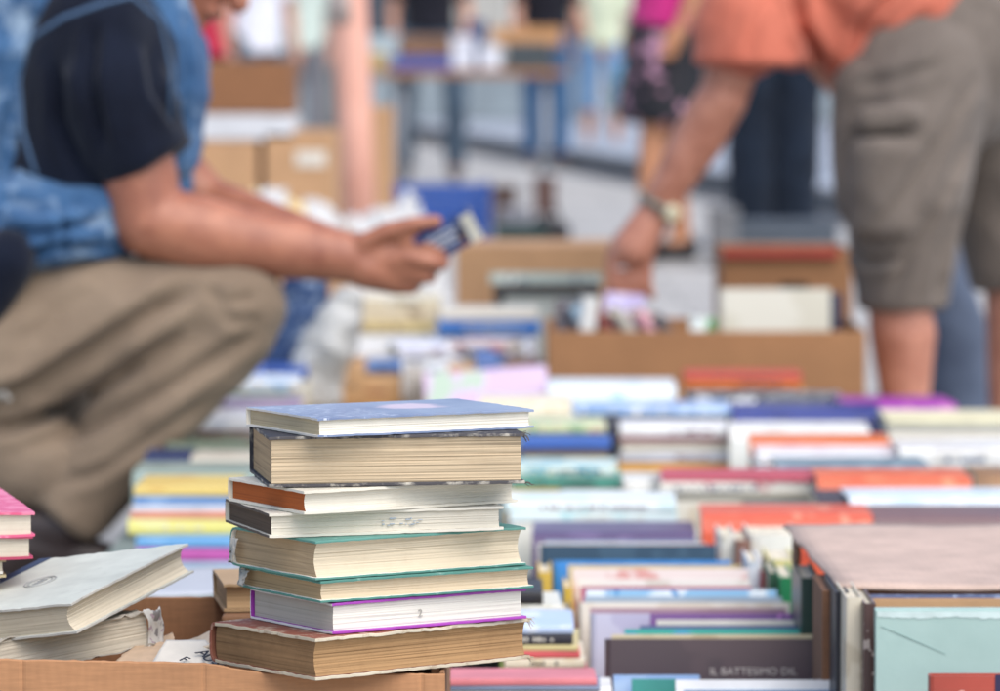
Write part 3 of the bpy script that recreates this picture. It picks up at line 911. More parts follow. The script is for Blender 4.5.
filed = [ # x0, x1, yt, D, T, H, colour, orientation, label
 (540, 716, 546, 5.16, 0.030, 0.20, J('#2f4a5e', '#3a566a', None, 18), 'up_left', 'dark teal hardback standing behind the bright blue one', dict(pages=WP)),
 (553, 731, 562, 5.05, 0.022, 0.19, J('#2f86d0', '#3a90d8', None, 18), 'up_left', 'bright blue book standing second in the filed row', {}),
 (573, 748, 570, 4.95, 0.024, 0.19, J('#e2d2cc', '#d59a92', '#e9dfd6', 18, 0.54), 'up_fore', 'cream and rose printed book in front of the bright blue one', {}),
 (581, 752, 588, 4.87, 0.006, 0.175, '#b84468', 'up_fore', 'thin raspberry red book in front of the cream and rose one', {}),
 (586, 777, 591, 4.80, 0.014, 0.185, J('#8fc0e0', '#e4edf0', '#4f95cc', 14, 0.48), 'up_fore', 'sky blue and white printed book in the filed row', {}),
 (579, 790, 604, 4.72, 0.018, 0.19, J('#e6decf', '#dcd0bc', None, 16), 'up_left', 'tall cream book standing before the sky blue one', dict(pages=WP)),
 (590, 700, 615, 4.60, 0.030, 0.18, J('#c4c2d6', '#b6b2cc', None, 16), 'up_left', 'lavender grey book standing with a dark brown left edge', {}),
 (651, 793, 615, 4.55, 0.020, 0.18, J('#7c5592', '#6a4880', '#c07ac6', 18, 0.6), 'up_fore', 'violet book with a lilac patch beside the lavender grey one', {}),
 (640, 818, 627, 4.48, 0.008, 0.175, '#5a6a94', 'up_fore', 'thin slate blue book behind the turquoise one', {}),
 (625, 824, 631, 4.44, 0.012, 0.175, J('#2fa89a', '#3f9fc4', None, 12), 'up_fore', 'turquoise book just behind the dark brown titled one', {}),
 (605, 819, 641, 4.36, 0.028, 0.18, J('#4f4044', '#574649', None, 14, 0.55, 0.4), 'up_left', 'dark brown hardback with pale title lettering facing front', dict(pages=m_pages('#d8d0bc', 500, 0.2))),
 (614, 700, 677, 4.26, 0.014, 0.155, J('#8fb0de', '#a6c2e6', None, 14), 'up_fore', 'pale blue book in front of the dark brown titled one', {}),
 (632, 676, 681, 4.22, 0.012, 0.15, '#2f8f86', 'up_fore', 'teal book low in front, left of the white bordered one', {}),
 (676, 874, 682, 4.17, 0.012, 0.15, '#e4e6ea', 'up_fore', 'white bordered book with a blue panel at the bottom edge', {}),
]
FO = {}
for (x0, x1, yt, D, T, H, col, ori, lab, kw) in filed:
    FO[lab] = up(lab, x0, x1, yt, D, T, H, col, ori, lean=6, **kw)
# title on the dark brown book: up_left local frame has x up, y to the left, z to the viewer
bb = FO['dark brown hardback with pale title lettering facing front']
Hb = (P(605, 641, 4.36).z - 0.006) / math.cos(R(6))
tm = Matrix.Translation((Hb / 2 - 0.0345, -0.040, 0.0284)) @ Matrix.Rotation(R(-90), 4, 'Z')
text_mesh('IL BATTESIMO DIL', 0.0106, tm, m_plain('#c2b9b2', 0.5), bb, 'lettering')
wbk = FO['white bordered book with a blue panel at the bottom edge']
m_ = MB(); Hw = (P(676, 682, 4.17).z - 0.006) / math.cos(R(6))
m_.box(-0.085, 0.085, -Hw / 2 + 0.009, Hw / 2 - 0.012, 0.0121, 0.0126)
m_.build('blue_panel', J('#3f7fae', '#5a94bc', '#2f6f96', 14), wbk)

# short books lying at the bottom, right of the stack
GL = 'short books lying right of the stack'
pile(4.62, [(500, 543, 592, 605, '#2f2c2c', 's', 'small black book right of the tall stack'),
            (500, 562, 605.5, 614, J('#e2dfd0', '#d3cfbc', None, 24), 's', 'small cream book under the small black one'),
            (500, 560, 614.5, 625, J('#8fae58', '#d2cba0', '#4f7a3c', 34, 0.5), 's', 'green and cream printed book under the small cream one')], 0.12, base=0.15, group=GL)
pile(4.42, [(505, 574, 626, 634, J('#b9cdea', '#dfe6ef', None, 20), 's', 'pale blue white book above the black spined one'),
            (505, 573, 634.5, 645, '#33323a', 's', 'black spined book with a teal end'),
            (505, 578, 645.5, 651, '#dccb8c', 's', 'thin straw yellow book under the black spined one'),
            (505, 580, 651.5, 658, '#df5a5c', 's', 'bright red book under the straw yellow one'),
            (505, 585, 658.5, 668, J('#e4d8bc', '#dccaa4', None, 20), 's', 'cream book between two red ones'),
            (505, 588, 668.5, 676, '#c24a5c', 's', 'crimson book under the cream one at the bottom')], 0.13, base=0.15, group=GL)
pile(4.2, [(440, 597, 679, 686, '#dc7a80', 's', 'wide rose pink book beside the front box corner'),
           (440, 600, 686.3, 688.3, '#7f8ca6', 's', 'thin grey blue book under the wide rose pink one'),
           (440, 612, 688.6, 700, '#e9e7e2', 's', 'wide white book at the bottom edge beside the front box')], 0.075, base=0.15, group=GL)
# thin spines seen edge-on left of the filed row
for (x0, x1, yt, D, H, Wd, col, lab) in (
    (538, 552, 572, 5.0, 0.17, 0.10, '#dcb53a', 'narrow yellow spine left of the bright blue book'),
    (564, 573, 588, 4.86, 0.165, 0.10, '#e0b62c', 'narrow golden spine between bright blue and cream books'),
    (556, 571, 613, 4.7, 0.15, 0.10, '#25303e', 'narrow dark navy spine at the foot of the filed row')):
    up(lab, x0, x1, yt, D, Wd, H, col, 'up_front', group='narrow spines at the left of the filed row')
# right of the filed row: pale books and green spines before the cardboard lid
GR = 'upright books left of the cardboard lid'
for (x0, x1, yt, D, H, Wd, col, lab) in (
    (720, 736, 536, 5.2, 0.20, 0.13, J('#dfdccf', '#c8c3b2', None, 40), 'slim white spine just left of the brown spine'),
    (736, 749, 540, 5.18, 0.20, 0.13, '#8f6656', 'slim brown spine among white books'),
    (749, 798, 535, 5.2, 0.20, 0.13, J('#e6e4d6', '#d9d6c4', '#c9c4ae', 14), 'broad ivory spine right of the slim brown one'),
    (748, 761, 562, 4.95, 0.18, 0.13, J('#d5dbe0', '#b8c4cc', None, 40), 'slim pale grey spine below the slim brown one'),
    (761, 769, 572, 4.93, 0.17, 0.13, '#a83a3c', 'slim dark red spine beside the green spines'),
    (769, 796, 560, 4.97, 0.18, 0.13, '#e2d68c', 'pale yellow spine above the emerald green one'),
    (769, 779, 573, 4.85, 0.17, 0.13, '#2f5a40', 'slim dark green spine left of the emerald one'),
    (779, 795, 577, 4.83, 0.165, 0.13, '#17854f', 'emerald green spine left of the cardboard lid')):
    up(lab, x0, x1, yt, D, Wd, H, col, 'up_front', group=GR)
GC = 'small books right of the dark brown titled one'
pile(4.40, [(818, 842, 643, 650, '#33303c', 's', 'small black book right of the dark brown titled one'),
            (818, 840, 650.5, 660, '#c2466c', 's', 'small raspberry book right of the dark brown titled one')], 0.10, base=0.15, group=GC)
pile(4.32, [(818, 846, 661, 672, '#6fd0b4', 's', 'small mint green book under the small raspberry one'),
            (816, 842, 672.5, 690, '#d98a6c', 's', 'small salmon book at the foot of the small pile')], 0.12, base=0.15, group=GC)
up('slim bright green spine at the right of the small pile', 845, 855, 664, 4.3, 0.10, 0.12, '#1fa56a', 'up_front', group=GC)
up('slim azure spine beside the bright green one', 838, 846, 667, 4.29, 0.10, 0.12, '#3f94d0', 'up_front', group=GC)

# --- the lidded carton of big books at the right
ZL = 0.315
def at_z(px, py, z):
    """point on the level z seen at (px, py)"""
    lo, hi = 2.0, 30.0
    for _ in range(50):
        mid = (lo + hi) / 2
        if P(px, py, mid).z > z: lo = mid
        else: hi = mid
    return P(px, py, lo)
A = at_z(838, 585, ZL); Bk = at_z(783, 524, ZL)
lidm = m_card('#c6aa99', 'grey_board')
vs, fs = [], []
nx_, ny_ = 20, 16
for j in range(ny_ + 1):
    for i in range(nx_ + 1):
        u, v = i / nx_, j / ny_
        p = Vector((A.x + (Bk.x - A.x) * v + u * 0.42, A.y + (Bk.y - A.y) * v, ZL))
        p.z += 0.004 * noise.noise(p * 6) + 0.0012 * noise.noise(p * 25)
        if j == 0: p.y += 0.006 * noise.noise(Vector((u * 4, 0, 2)))
        if i == 0: p.x += 0.006 * noise.noise(Vector((v * 6, 3, 2)))
        vs.append(p)
for j in range(ny_):
    for i in range(nx_):
        a = j * (nx_ + 1) + i
        fs.append((a, a + 1, a + nx_ + 2, a + nx_ + 1))
ctr = Vector((A.x + 0.2, (A.y + Bk.y) / 2, ZL))
lid = mesh_obj('cardboard_sheet', [v - ctr for v in vs], fs, lidm, None, True); lid.location = ctr
lid.modifiers.new('t', 'SOLIDIFY').thickness = 0.004
tag(lid, 'pinkish brown cardboard sheet lying over the big upright books at right', 'cardboard')
cb = empty('cardboard_box', (A.x + 0.2, (A.y + Bk.y) / 2, 0)); tag(cb, 'brown carton with a cut open left side under the cardboard sheet', 'box', 'cardboard boxes of books')
def lp(x, y, z): return Vector((x, y, z)) - Vector(cb.location)
carton = m_card('#80583c', 'brown_carton')
m_ = MB()
xl = A.x + 0.002
def post(y0, y1, z0, z1, w=0.005, dx=0.0):
    m_ = MB(); a = lp(xl + dx, y0, z0); b_ = lp(xl + dx + w, y1, z1)
    m_.box(a.x, b_.x, a.y, b_.y, a.z, b_.z); bevel(m_.build('side_panel', carton, cb), 0.001)
dy = Bk.y - A.y
post(A.y + 0.86 * dy, A.y + 0.98 * dy, 0, ZL - 0.009, dx=-0.010)
post(A.y + 0.06 * dy, A.y + 0.30 * dy, 0, ZL - 0.009, w=0.011, dx=-0.014)
post(A.y + 0.31 * dy, A.y + 0.85 * dy, 0, ZL - 0.13, dx=-0.012)
m_ = MB(); a = lp(xl + 0.03, Bk.y - 0.012, 0); m_.box(a.x, a.x + 0.37, a.y, a.y + 0.006, 0, ZL - 0.010); m_.build('back_panel', carton, cb)
m_ = MB(); a = lp(xl - 0.004, A.y + 0.01, 0); m_.box(a.x, a.x + 0.40, a.y, a.y + dy - 0.03, 0.002, 0.01); m_.build('base', carton, cb)
GBX = 'large old books standing in the lidded carton'
up('dark green book standing inside the open side of the carton', 801, 820, 578, 4.42, 0.14, 0.26, J('#1f3b34', '#274439', None, 14), 'up_front', stand=0.012, group=GBX)
up('black book standing under the front corner of the cardboard sheet', 836, 849, 592, 4.10, 0.15, 0.26, '#20222c', 'up_front', stand=0.012, group=GBX)
up('cream spined book standing upright beside the mint one', 846, 863, 598, 4.04, 0.14, 0.255, J('#cfc5ae', '#bfb39a', None, 22), 'up_front', stand=0.012, group=GBX)
up('worn dark brown spine squeezed against the mint book', 864, 876, 604, 4.02, 0.13, 0.25, J('#4f3834', '#5e4640', '#a89a92', 34, 0.6), 'up_front', stand=0.012, group=GBX)
up('thick tan paged book with navy boards behind the mint cover', 869, 1060, 595.5, 4.10, 0.045, 0.25, J('#3d4668', '#2f3750', '#a8b0c4', 40, 0.6), 'up_spine', stand=0.012, group=GBX, pages=TP, lean=0)
tanp = up('tan paper block with browned top edge behind the mint cover', 872, 1060, 600.5, 4.06, 0.028, 0.245, '#b98f62', 'up_fore', stand=0.012, group=GBX, pages=TP, lean=3)
mint = up('large mint green cloth book with a frayed top edge', 876, 1070, 609, 3.98, 0.022, 0.25, m_fabric('mint_cloth', '#93aea7', '#a0bab3', 9, bmp=0.06), 'up_spine', lean=4, stand=0.012, group=GBX, wear=0.0012, seed=50)
Tm = 0.022
wm = P(1070, 609, 3.98).x - P(876, 609, 3.98).x
hm = (P(876, 609, 3.98).z - 0.012) / math.cos(R(4))
vs, fs = [], []
for i in range(61):
    x = -wm / 2 + 0.001 + (wm - 0.002) * i / 60
    lowr = 0.0085 + 0.0022 * noise.noise(Vector((x * 160, 2, 0))) + 0.002 * noise.noise(Vector((x * 30, 5, 0)))
    for (y, z) in ((hm / 2 - 0.003, Tm + 0.0001), (hm / 2 - 0.003, Tm + 0.0007), (hm / 2 - lowr, Tm + 0.0007), (hm / 2 - lowr, Tm + 0.0001)): vs.append((x, y, z))
for i in range(60):
    for k in range(4): fs.append((i * 4 + k, i * 4 + (k + 1) % 4, i * 4 + 4 + (k + 1) % 4, i * 4 + 4 + k))
mesh_obj('worn_edge', vs, fs, m_plain('#bccfcb', 0.8, 0.12, 60), mint)
m_ = MB(); m_.tube([(-wm / 2 + 0.004, hm / 2 - 0.016, Tm + 0.0004), (-wm / 2 + 0.03, hm / 2 - 0.027, Tm + 0.0004), (-wm / 2 + 0.062, hm / 2 - 0.041, Tm + 0.0003)], [0.0004, 0.0006, 0.0003], 5)
m_.build('crease', m_plain('#84a09a', 0.8), mint)
red = up('brick red book with a dark patch at the bottom right corner', 928, 1060, 675, 3.88, 0.02, 0.20, m_plain('#a8402f', 0.4), 'up_left', stand=0.012, group=GBX, pages=WP)
m_ = MB(); Hr = P(928, 675, 3.88).z - 0.006
m_.box(Hr / 2 - 0.07, Hr / 2 - 0.0015, -0.055, 0.00, 0.0201, 0.0206)
m_.build('dark_patch', J('#2b2347', '#241d3c', '#c89a62', 20, 0.6), red)
text_mesh('C', 0.010, Matrix.Translation((Hr / 2 - 0.022, 0.0295, 0.0203)) @ Matrix.Rotation(R(-90), 4, 'Z'), m_plain('#e2b8ac', 0.5), red, 'lettering')

lowc = m_card('#9c7048', 'low_carton')
def low_carton(label, x0, x1, y0, y1, z1):
    r = empty('cardboard_box', ((x0 + x1) / 2, y0, 0)); tag(r, label, 'box', 'cardboard boxes of books')
    w, d = x1 - x0, y1 - y0
    m_ = MB(); m_.box(-w / 2, w / 2, 0, d, 0, z1 - 0.006); bevel(m_.build('carton', lowc, r), 0.003)
    for a, b_ in ((0.002, d / 2 - 0.001), (d / 2 + 0.001, d - 0.002)):
        m_ = MB(); m_.box(-w / 2 + 0.002, w / 2 - 0.002, a, b_, z1 - 0.0055, z1 - 0.0005); m_.build('flap', lowc, r)
low_carton('low closed carton carrying the short books right of the tall stack', P(440, 0, 4.2).x, P(604, 0, 4.2).x, 4.19, 4.77, 0.15)
low_carton('low closed carton carrying the small books beside the dark brown titled one', P(818, 0, 4.31).x, P(846, 0, 4.31).x, 4.315, 4.53, 0.15)

# --- more thin books standing in the gaps between the piles
GT = 'thin books standing in the gaps between the piles'
gap = [ # x0, x1, yt, D, T, colour, orientation, label
 (512, 600, 524, 5.675, 0.016, '#e0dccf', 'up_fore', 'thin ivory book standing before the left half of the dusty pink one'),
 (602, 688, 527, 5.67, 0.016, '#b4c6d4', 'up_fore', 'thin ice blue book standing before the right half of the dusty pink one'),
 (506, 560, 489, 6.12, 0.018, '#d2ac4c', 'up_fore', 'short ochre yellow book standing in front of the sea green one'),
 (563, 640, 490, 6.11, 0.018, '#e4e0d8', 'up_fore', 'chalk white book standing right of the short ochre yellow one'),
 (508, 600, 494.5, 6.0, 0.018, J('#76899f', '#8a9cb0', None, 16), 'up_fore', 'steel blue book standing behind the long white one'),
 (604, 656, 496, 5.98, 0.016, '#c0877a', 'up_fore', 'short terracotta pink book right of the steel blue one'),
 (664, 742, 501, 5.96, 0.02, '#d6cfbe', 'up_fore', 'parchment coloured book standing below the grey cream paged block'),
 (745, 812, 503, 5.95, 0.02, '#97a3ad', 'up_fore', 'pale steel book right of the parchment coloured one'),
 (688, 800, 507, 5.82, 0.02, J('#e2ded2', '#cdbfa8', None, 22), 'up_fore', 'eggshell book standing a little before the parchment one'),
 (700, 814, 511, 5.73, 0.016, '#6b7b88', 'up_fore', 'slate grey book standing right behind the long red orange one'),
 (628, 758, 476.5, 6.42, 0.02, '#d6d2c8', 'up_fore', 'oatmeal book standing in front of the mustard yellow one'),
 (520, 612, 463, 6.45, 0.02, '#c3a284', 'up_fore', 'light brown book standing before the tan paged block'),
 (512, 572, 418, 7.06, 0.02, '#e4e0d6', 'up_fore', 'bone white book standing behind the mottled yellow and green one'),
 (780, 925, 474, 6.155, 0.016, '#e1dcd2', 'up_fore', 'linen coloured book standing in front of the slate teal one'),
 (853, 970, 493, 5.9, 0.016, J('#3f5a7c', '#34496a', None, 16), 'up_fore', 'denim blue book standing before the coral orange one'),
 (545, 700, 541, 5.41, 0.016, J('#8698b4', '#9aaac0', None, 16), 'up_fore', 'dusty blue book standing in front of the plum purple one'),
 (538, 706, 543.5, 5.33, 0.018, J('#e2dfd8', '#d0c8ba', None, 18), 'up_fore', 'off-white book between the dusty blue and brick pink ones'),
 (550, 712, 545.5, 5.25, 0.016, '#c07468', 'up_fore', 'brick pink book standing right behind the dark teal hardback'),
 (568, 742, 566, 5.0, 0.012, '#d2bd86', 'up_fore', 'sand yellow book between the bright blue and the cream and rose ones'),
 (578, 750, 580, 4.915, 0.012, J('#ece8de', '#d8d2c4', None, 16), 'up_fore', 'milk white book in front of the cream and rose printed one'),
 (584, 782, 598, 4.76, 0.012, '#a5b6c6', 'up_fore', 'misty blue book between the sky blue and tall cream ones'),
 (590, 786, 609.5, 4.665, 0.012, '#b08a98', 'up_fore', 'mauve pink book in front of the tall cream one'),
 (657, 800, 621, 4.515, 0.012, '#dedacd', 'up_fore', 'vanilla book between the violet and slate blue ones'),
 (612, 822, 636, 4.405, 0.012, J('#d4c59e', '#c2b088', None, 18), 'up_fore', 'wheat coloured book between the turquoise and dark brown ones'),
]
for (x0, x1, yt, D, T, col, ori, lab) in gap:
    up(lab, x0, x1, yt, D, T, 0.2, col, ori, lean=3, yaw=random.uniform(-1.5, 1.5), group=GT, stand=(BOARD + 0.001 if D > 5.32 else 0.006))

# ------------------------------------------------------------------ people: skinned shapes fused by a voxel remesh
def ball_hull(p0, p1, r0, r1, side=None, k=1.0, f0=1.0, f1=1.0, nu=18, nv=12):
    """a tapered limb with rounded (f=1) or flat (f~0.1) ends; widened k times along `side`"""
    p0, p1 = Vector(p0), Vector(p1)
    w = (p1 - p0)
    w = w.normalized() if w.length > 1e-6 else Vector((0, 0, 1))
    if side is not None:
        u = Vector(side); u = (u - w * u.dot(w)).normalized()
    else:
        u = w.orthogonal().normalized()
    v = w.cross(u)
    vs, fs = [], []
    rings = []
    h = nv // 2
    for j in range(1, h + 1):
        th = -math.pi / 2 + (math.pi / 2) * j / h
        rings.append((p0, r0, th, f0))
    for j in range(0, h):
        th = (math.pi / 2) * j / h
        rings.append((p1, r1, th, f1))
    vs.append(p0 - w * r0 * f0)
    for (p, r, th, f) in rings:
        for i in range(nu):
            ph = 2 * math.pi * i / nu
            cc = math.cos(th)
            if f < 0.5: cc = cc ** 0.3 if cc > 0 else 0
            vs.append(p + w * (math.sin(th) * r * f) + (u * (math.cos(ph) * k) + v * math.sin(ph)) * (r * cc))
    vs.append(p1 + w * r1 * f1)
    nr = len(rings)
    for i in range(nu): fs.append((0, 1 + (i + 1) % nu, 1 + i))
    for j in range(nr - 1):
        for i in range(nu):
            a, b_ = 1 + j * nu + i, 1 + j * nu + (i + 1) % nu
            fs.append((a, b_, b_ + nu, a + nu))
    e = len(vs) - 1
    for i in range(nu): fs.append((e, 1 + (nr - 1) * nu + i, 1 + (nr - 1) * nu + (i + 1) % nu))
    return vs, fs

def blob(name, hulls, material, parent, voxel=0.008, smooth=6, fold=0.0, ffreq=(9, 9, 9), seed=0, fold2=0.0, creases=()):
    b = MB()
    for h in hulls:
        kw = h[4] if len(h) > 4 else {}
        b.add(*ball_hull(h[0], h[1], h[2], h[3], **kw))
    me = bpy.data.meshes.new('tmp'); me.from_pydata([tuple(v) for v in b.v], [], b.f)
    tmp = bpy.data.objects.new('tmp', me); COL.objects.link(tmp)
    m = tmp.modifiers.new('r', 'REMESH'); m.mode = 'VOXEL'; m.voxel_size = voxel; m.adaptivity = 0
    m = tmp.modifiers.new('s', 'SMOOTH'); m.factor = 0.5; m.iterations = smooth
    dg = bpy.context.evaluated_depsgraph_get()
    out = bpy.data.meshes.new_from_object(tmp.evaluated_get(dg))
    bpy.data.objects.remove(tmp); bpy.data.meshes.remove(me)
    if fold or fold2:
        nn = [v.normal.copy() for v in out.vertices]
        for v, n_ in zip(out.vertices, nn):
            p = v.co
            q = Vector((p.x * ffreq[0], p.y * ffreq[1], p.z * ffreq[2])) + Vector((seed, seed, seed))
            d = fold * (1 - 2.2 * abs(noise.noise(q))) + fold2 * noise.noise(q * 3.1)
            v.co = p + n_ * d
    for (pl, depth, width) in creases:      # pull lines pressed into the side towards the viewer
        pl = [Vector((a.x, a.z)) for a in pl]
        nn = [v.normal.copy() for v in out.vertices]
        for v, n_ in zip(out.vertices, nn):
            if n_.y > 0.15: continue
            p2 = Vector((v.co.x, v.co.z)); best = 1e9; tb_ = 0; sg = 1
            for i in range(len(pl) - 1):
                ab = pl[i + 1] - pl[i]; t_ = max(0, min(1, (p2 - pl[i]).dot(ab) / ab.length_squared))
                dd = p2 - (pl[i] + ab * t_)
                if dd.length < best:
                    best = dd.length; tb_ = (i + t_) / (len(pl) - 1); sg = 1 if ab.x * dd.y - ab.y * dd.x > 0 else -1
            if best > width * 4: continue
            e = min(1, tb_ * 6, (1 - tb_) * 5 + 0.05)
            u_ = best / width
            v.co += n_ * depth * e * (-math.exp(-u_ * u_) + 0.55 * math.exp(-(u_ - 1.9) ** 2))
    out.materials.clear(); out.materials.append(material)
    out.polygons.foreach_set('use_smooth', [True] * len(out.polygons))
    out.update()
    out.name = name
    o = bpy.data.objects.new(name, out)
    COL.objects.link(o)
    if parent is not None: o.parent = parent; 
    return o

def finger(hs, base, dirs, lens, r):
    p = Vector(base)
    for k, (d, l) in enumerate(zip(dirs, lens)):
        q = p + Vector(d).normalized() * l
        hs.append((p, q, r * (1 - 0.08 * k), r * (0.93 - 0.08 * k)))
        p = q

def head_hulls(ctr, face, up_, s=1.0):
    """head with brow, nose, chin, ears, jaw; ctr = middle of the skull"""
    f = Vector(face).normalized(); u = Vector(up_); u = (u - f * u.dot(f)).normalized(); sd_ = f.cross(u)
    C_ = Vector(ctr)
    def q(a, b_, c_): return C_ + f * a * s + u * b_ * s + sd_ * c_ * s
    hs = [(q(-0.02, 0.03, 0), q(0.02, 0.03, 0), 0.082 * s, 0.078 * s),
          (q(0.03, -0.02, 0), q(0.045, -0.085, 0), 0.062 * s, 0.038 * s, dict(side=sd_, k=1.1)),
          (q(0.0, -0.05, 0), q(0.055, -0.10, 0), 0.055 * s, 0.024 * s, dict(side=sd_, k=1.2)),
          (q(0.085, 0.012, 0), q(0.108, -0.03, 0), 0.010 * s, 0.016 * s),
          (q(0.078, 0.03, -0.035), q(0.078, 0.03, 0.035), 0.014 * s, 0.014 * s),
          (q(0.084, -0.062, -0.018), q(0.084, -0.062, 0.018), 0.009 * s, 0.009 * s),
          (q(0.0, 0.015, 0.078), q(-0.01, -0.02, 0.078), 0.016 * s, 0.010 * s, dict(side=f, k=1.3)),
          (q(0.0, 0.015, -0.078), q(-0.01, -0.02, -0.078), 0.016 * s, 0.010 * s, dict(side=f, k=1.3)),
          (q(-0.01, -0.06, 0), q(-0.05, -0.17, 0), 0.055 * s, 0.062 * s)]
    hair = [(q(-0.03, 0.045, 0), q(0.0, 0.06, 0), 0.088 * s, 0.080 * s), (q(-0.05, -0.02, 0), q(-0.055, -0.06, 0), 0.066 * s, 0.05 * s)]
    eyes = [q(0.076, 0.012, 0.031), q(0.076, 0.012, -0.031)]
    return hs, hair, eyes

SK1 = m_skin('tanned_skin', '#8c503a', '#b37254')
SK2 = m_skin('ruddy_skin', '#a0634c', '#c6866c')
SK3 = m_skin('fair_skin', '#b07c62', '#c08e74')
HAIR = m_plain('#4a4038', 0.7, 0.3, 60)
EYE = m_plain('#20180f', 0.2, 0, 10, 0)

# ---- the man squatting at the left ---------------------------------
DN, DM, DFR = 6.60, 6.78, 6.98      # near side, middle, far side
man = empty('person', P(-20, 590, DM)); man.location.z = 0
tag(man, 'squatting man in denim vest, navy t-shirt and khaki trousers holding a small blue book', 'person')
Mo = Vector(man.location)
def q(px, py, D): return P(px, py, D) - Mo
sN = S(DN); k_ = 1 / S(DM)
YA = Vector((0, 1, 0))
body = []
hd, hair, eyes = head_hulls(q(192, -52, DM), (0.80, -0.25, -0.52), (0.5, 0, 0.86))
body += hd
body += [(q(150, -10, DM), q(100, 30, DM), 0.06, 0.075),                        # neck
         (q(95, 50, DM), q(20, 230, DM), 0.115, 0.11, dict(side=YA, k=1.35)),   # trunk
         (q(20, 230, DM), q(-30, 330, DM), 0.11, 0.12, dict(side=YA, k=1.3)),
         # near arm
         (q(95, 30, DN + 0.03), q(130, 125, DN - 0.02), 0.062, 0.058),
         (q(130, 125, DN - 0.02), q(149, 222, DN - 0.03), 0.058, 0.051),
         (q(149, 222, DN - 0.03), q(195, 232, DN - 0.02), 0.052, 0.056),
         (q(195, 232, DN - 0.02), q(270, 246, DN - 0.01), 0.056, 0.043),
         (q(270, 246, DN - 0.01), q(350, 258, DN), 0.043, 0.033, dict(side=(0, 0, 1), k=1.1)),
         # far arm
         (q(100, 35, DFR), q(150, 150, DFR), 0.06, 0.052),
         (q(150, 150, DFR), q(205, 205, DFR), 0.052, 0.046),
         (q(205, 205, DFR), q(340, 250, DFR - 0.14), 0.046, 0.030),
         # legs inside the trousers
         (q(-30, 345, DN + 0.01), q(232, 318, DN + 0.01), 0.062, 0.05), (q(232, 318, DN + 0.01), q(70, 515, DN + 0.01), 0.045, 0.034),
         (q(-30, 345, DFR), q(215, 335, DFR), 0.075, 0.055), (q(215, 335, DFR), q(70, 520, DFR), 0.05, 0.04)]
# near hand: palm seen from the thumb side, fingers curled under the book
palm0, palm1 = q(352, 258, DN), q(398, 258, DN + 0.015)
body += [(palm0, palm1, 0.030, 0.034, dict(side=(0, 0, 1), k=1.12)), (q(365, 268, DN), q(398, 276, DN + 0.02), 0.030, 0.028), (q(395, 258, DN + 0.01), q(408, 266, DN + 0.01), 0.034, 0.026)]
for (bx_, by_, dd, ds, ll) in (
    (402, 240, 0.0, ((1, 0.1, -0.15), (0.9, 0.5, -0.35), (0.5, 0.8, -0.2)), (0.036, 0.024, 0.018)),
    (404, 256, 0.0, ((1, 0.05, -0.22), (0.7, 0.7, -0.15), (0.1, 1.0, 0.15)), (0.038, 0.026, 0.02)),
    (400, 271, 0.01, ((1, 0.1, -0.22), (0.5, 0.9, -0.1), (-0.3, 1, 0.15)), (0.034, 0.024, 0.018)),
    (392, 283, 0.02, ((1, 0.1, -0.2), (0.3, 1, 0), (-0.5, 1, 0.2)), (0.027, 0.02, 0.016))):
    finger(body, q(bx_, by_, DN - 0.012 + dd), ds, ll, 0.0125)
finger(body, q(362, 243, DN - 0.018), ((0.85, -0.1, 0.42), (1, -0.05, 0.25), (1, 0.1, 0.12)), (0.040, 0.042, 0.032), 0.0135)
# far hand supporting from behind
body += [(q(340, 250, DFR - 0.14), q(385, 252, DFR - 0.2), 0.028, 0.030)]
for k in range(4):
    finger(body, q(388, 240 + 9 * k, DFR - 0.20), ((1, -0.35, 0.05), (0.9, -0.6, -0.1), (0.6, -0.7, -0.2)), (0.036, 0.025, 0.018), 0.0095)
finger(body, q(372, 238, DFR - 0.19), ((1, -0.3, 0.4), (1, -0.2, 0.2)), (0.035, 0.03), 0.012)
blob('body', body, SK1, man, 0.0052, 3, 0.0012, (14, 14, 14), 3)
blob('hair', hair, HAIR, man, 0.008, 3, 0.003, (40, 40, 40))
for e in eyes: blob('eye', [(e, e + Vector((0, 0, 0.0005)), 0.011, 0.011)], EYE, man, 0.003, 1)

NAVY = m_fabric('navy_jersey', '#080d1c', '#10182a', 8, bmp=0.5)
DENIM = m_fabric('faded_denim', '#2a4c72', '#48709a', 7, fade='#a9bfd2', bmp=0.6)
KHAKI = m_fabric('khaki_twill', '#786654', '#8b7864', 5, bmp=0.4)
shirt = [(q(95, 40, DM), q(45, 220, DM), 0.135, 0.125, dict(side=YA, k=1.36)),
         (q(45, 220, DM), q(-25, 345, DM), 0.125, 0.145, dict(side=YA, k=1.25)),
         (q(100, 60, DN + 0.05), q(70, 190, DN + 0.06), 0.115, 0.10),
         # near sleeve, open at the hem
         (q(95, 25, DN + 0.03), q(112, 90, DN - 0.02), 0.088, 0.080),
         (q(112, 90, DN - 0.02), q(150, 163, DN - 0.025), 0.078, 0.070, dict(f1=0.08)),
         # far sleeve
         (q(95, 35, DFR - 0.03), q(165, 165, DFR), 0.085, 0.072, dict(f1=0.08)),
         (q(115, 10, DM), q(140, -8, DM), 0.085, 0.075),
         # tail under the vest
         (q(6, 262, DN - 0.09), q(-24, 335, DN - 0.09), 0.046, 0.020, dict(f1=0.2))]
blob('t_shirt', shirt, NAVY, man, 0.008, 6, 0.0045, (7, 7, 9), 4, 0.0, [
    ([q(98, 20, DN), q(96, 80, DN), q(110, 150, DN)], 0.014, 0.009), ([q(150, 40, DN), q(160, 90, DN), q(185, 130, DN)], 0.009, 0.008),
    ([q(60, 60, DN), q(64, 120, DN), q(90, 185, DN)], 0.012, 0.010)])
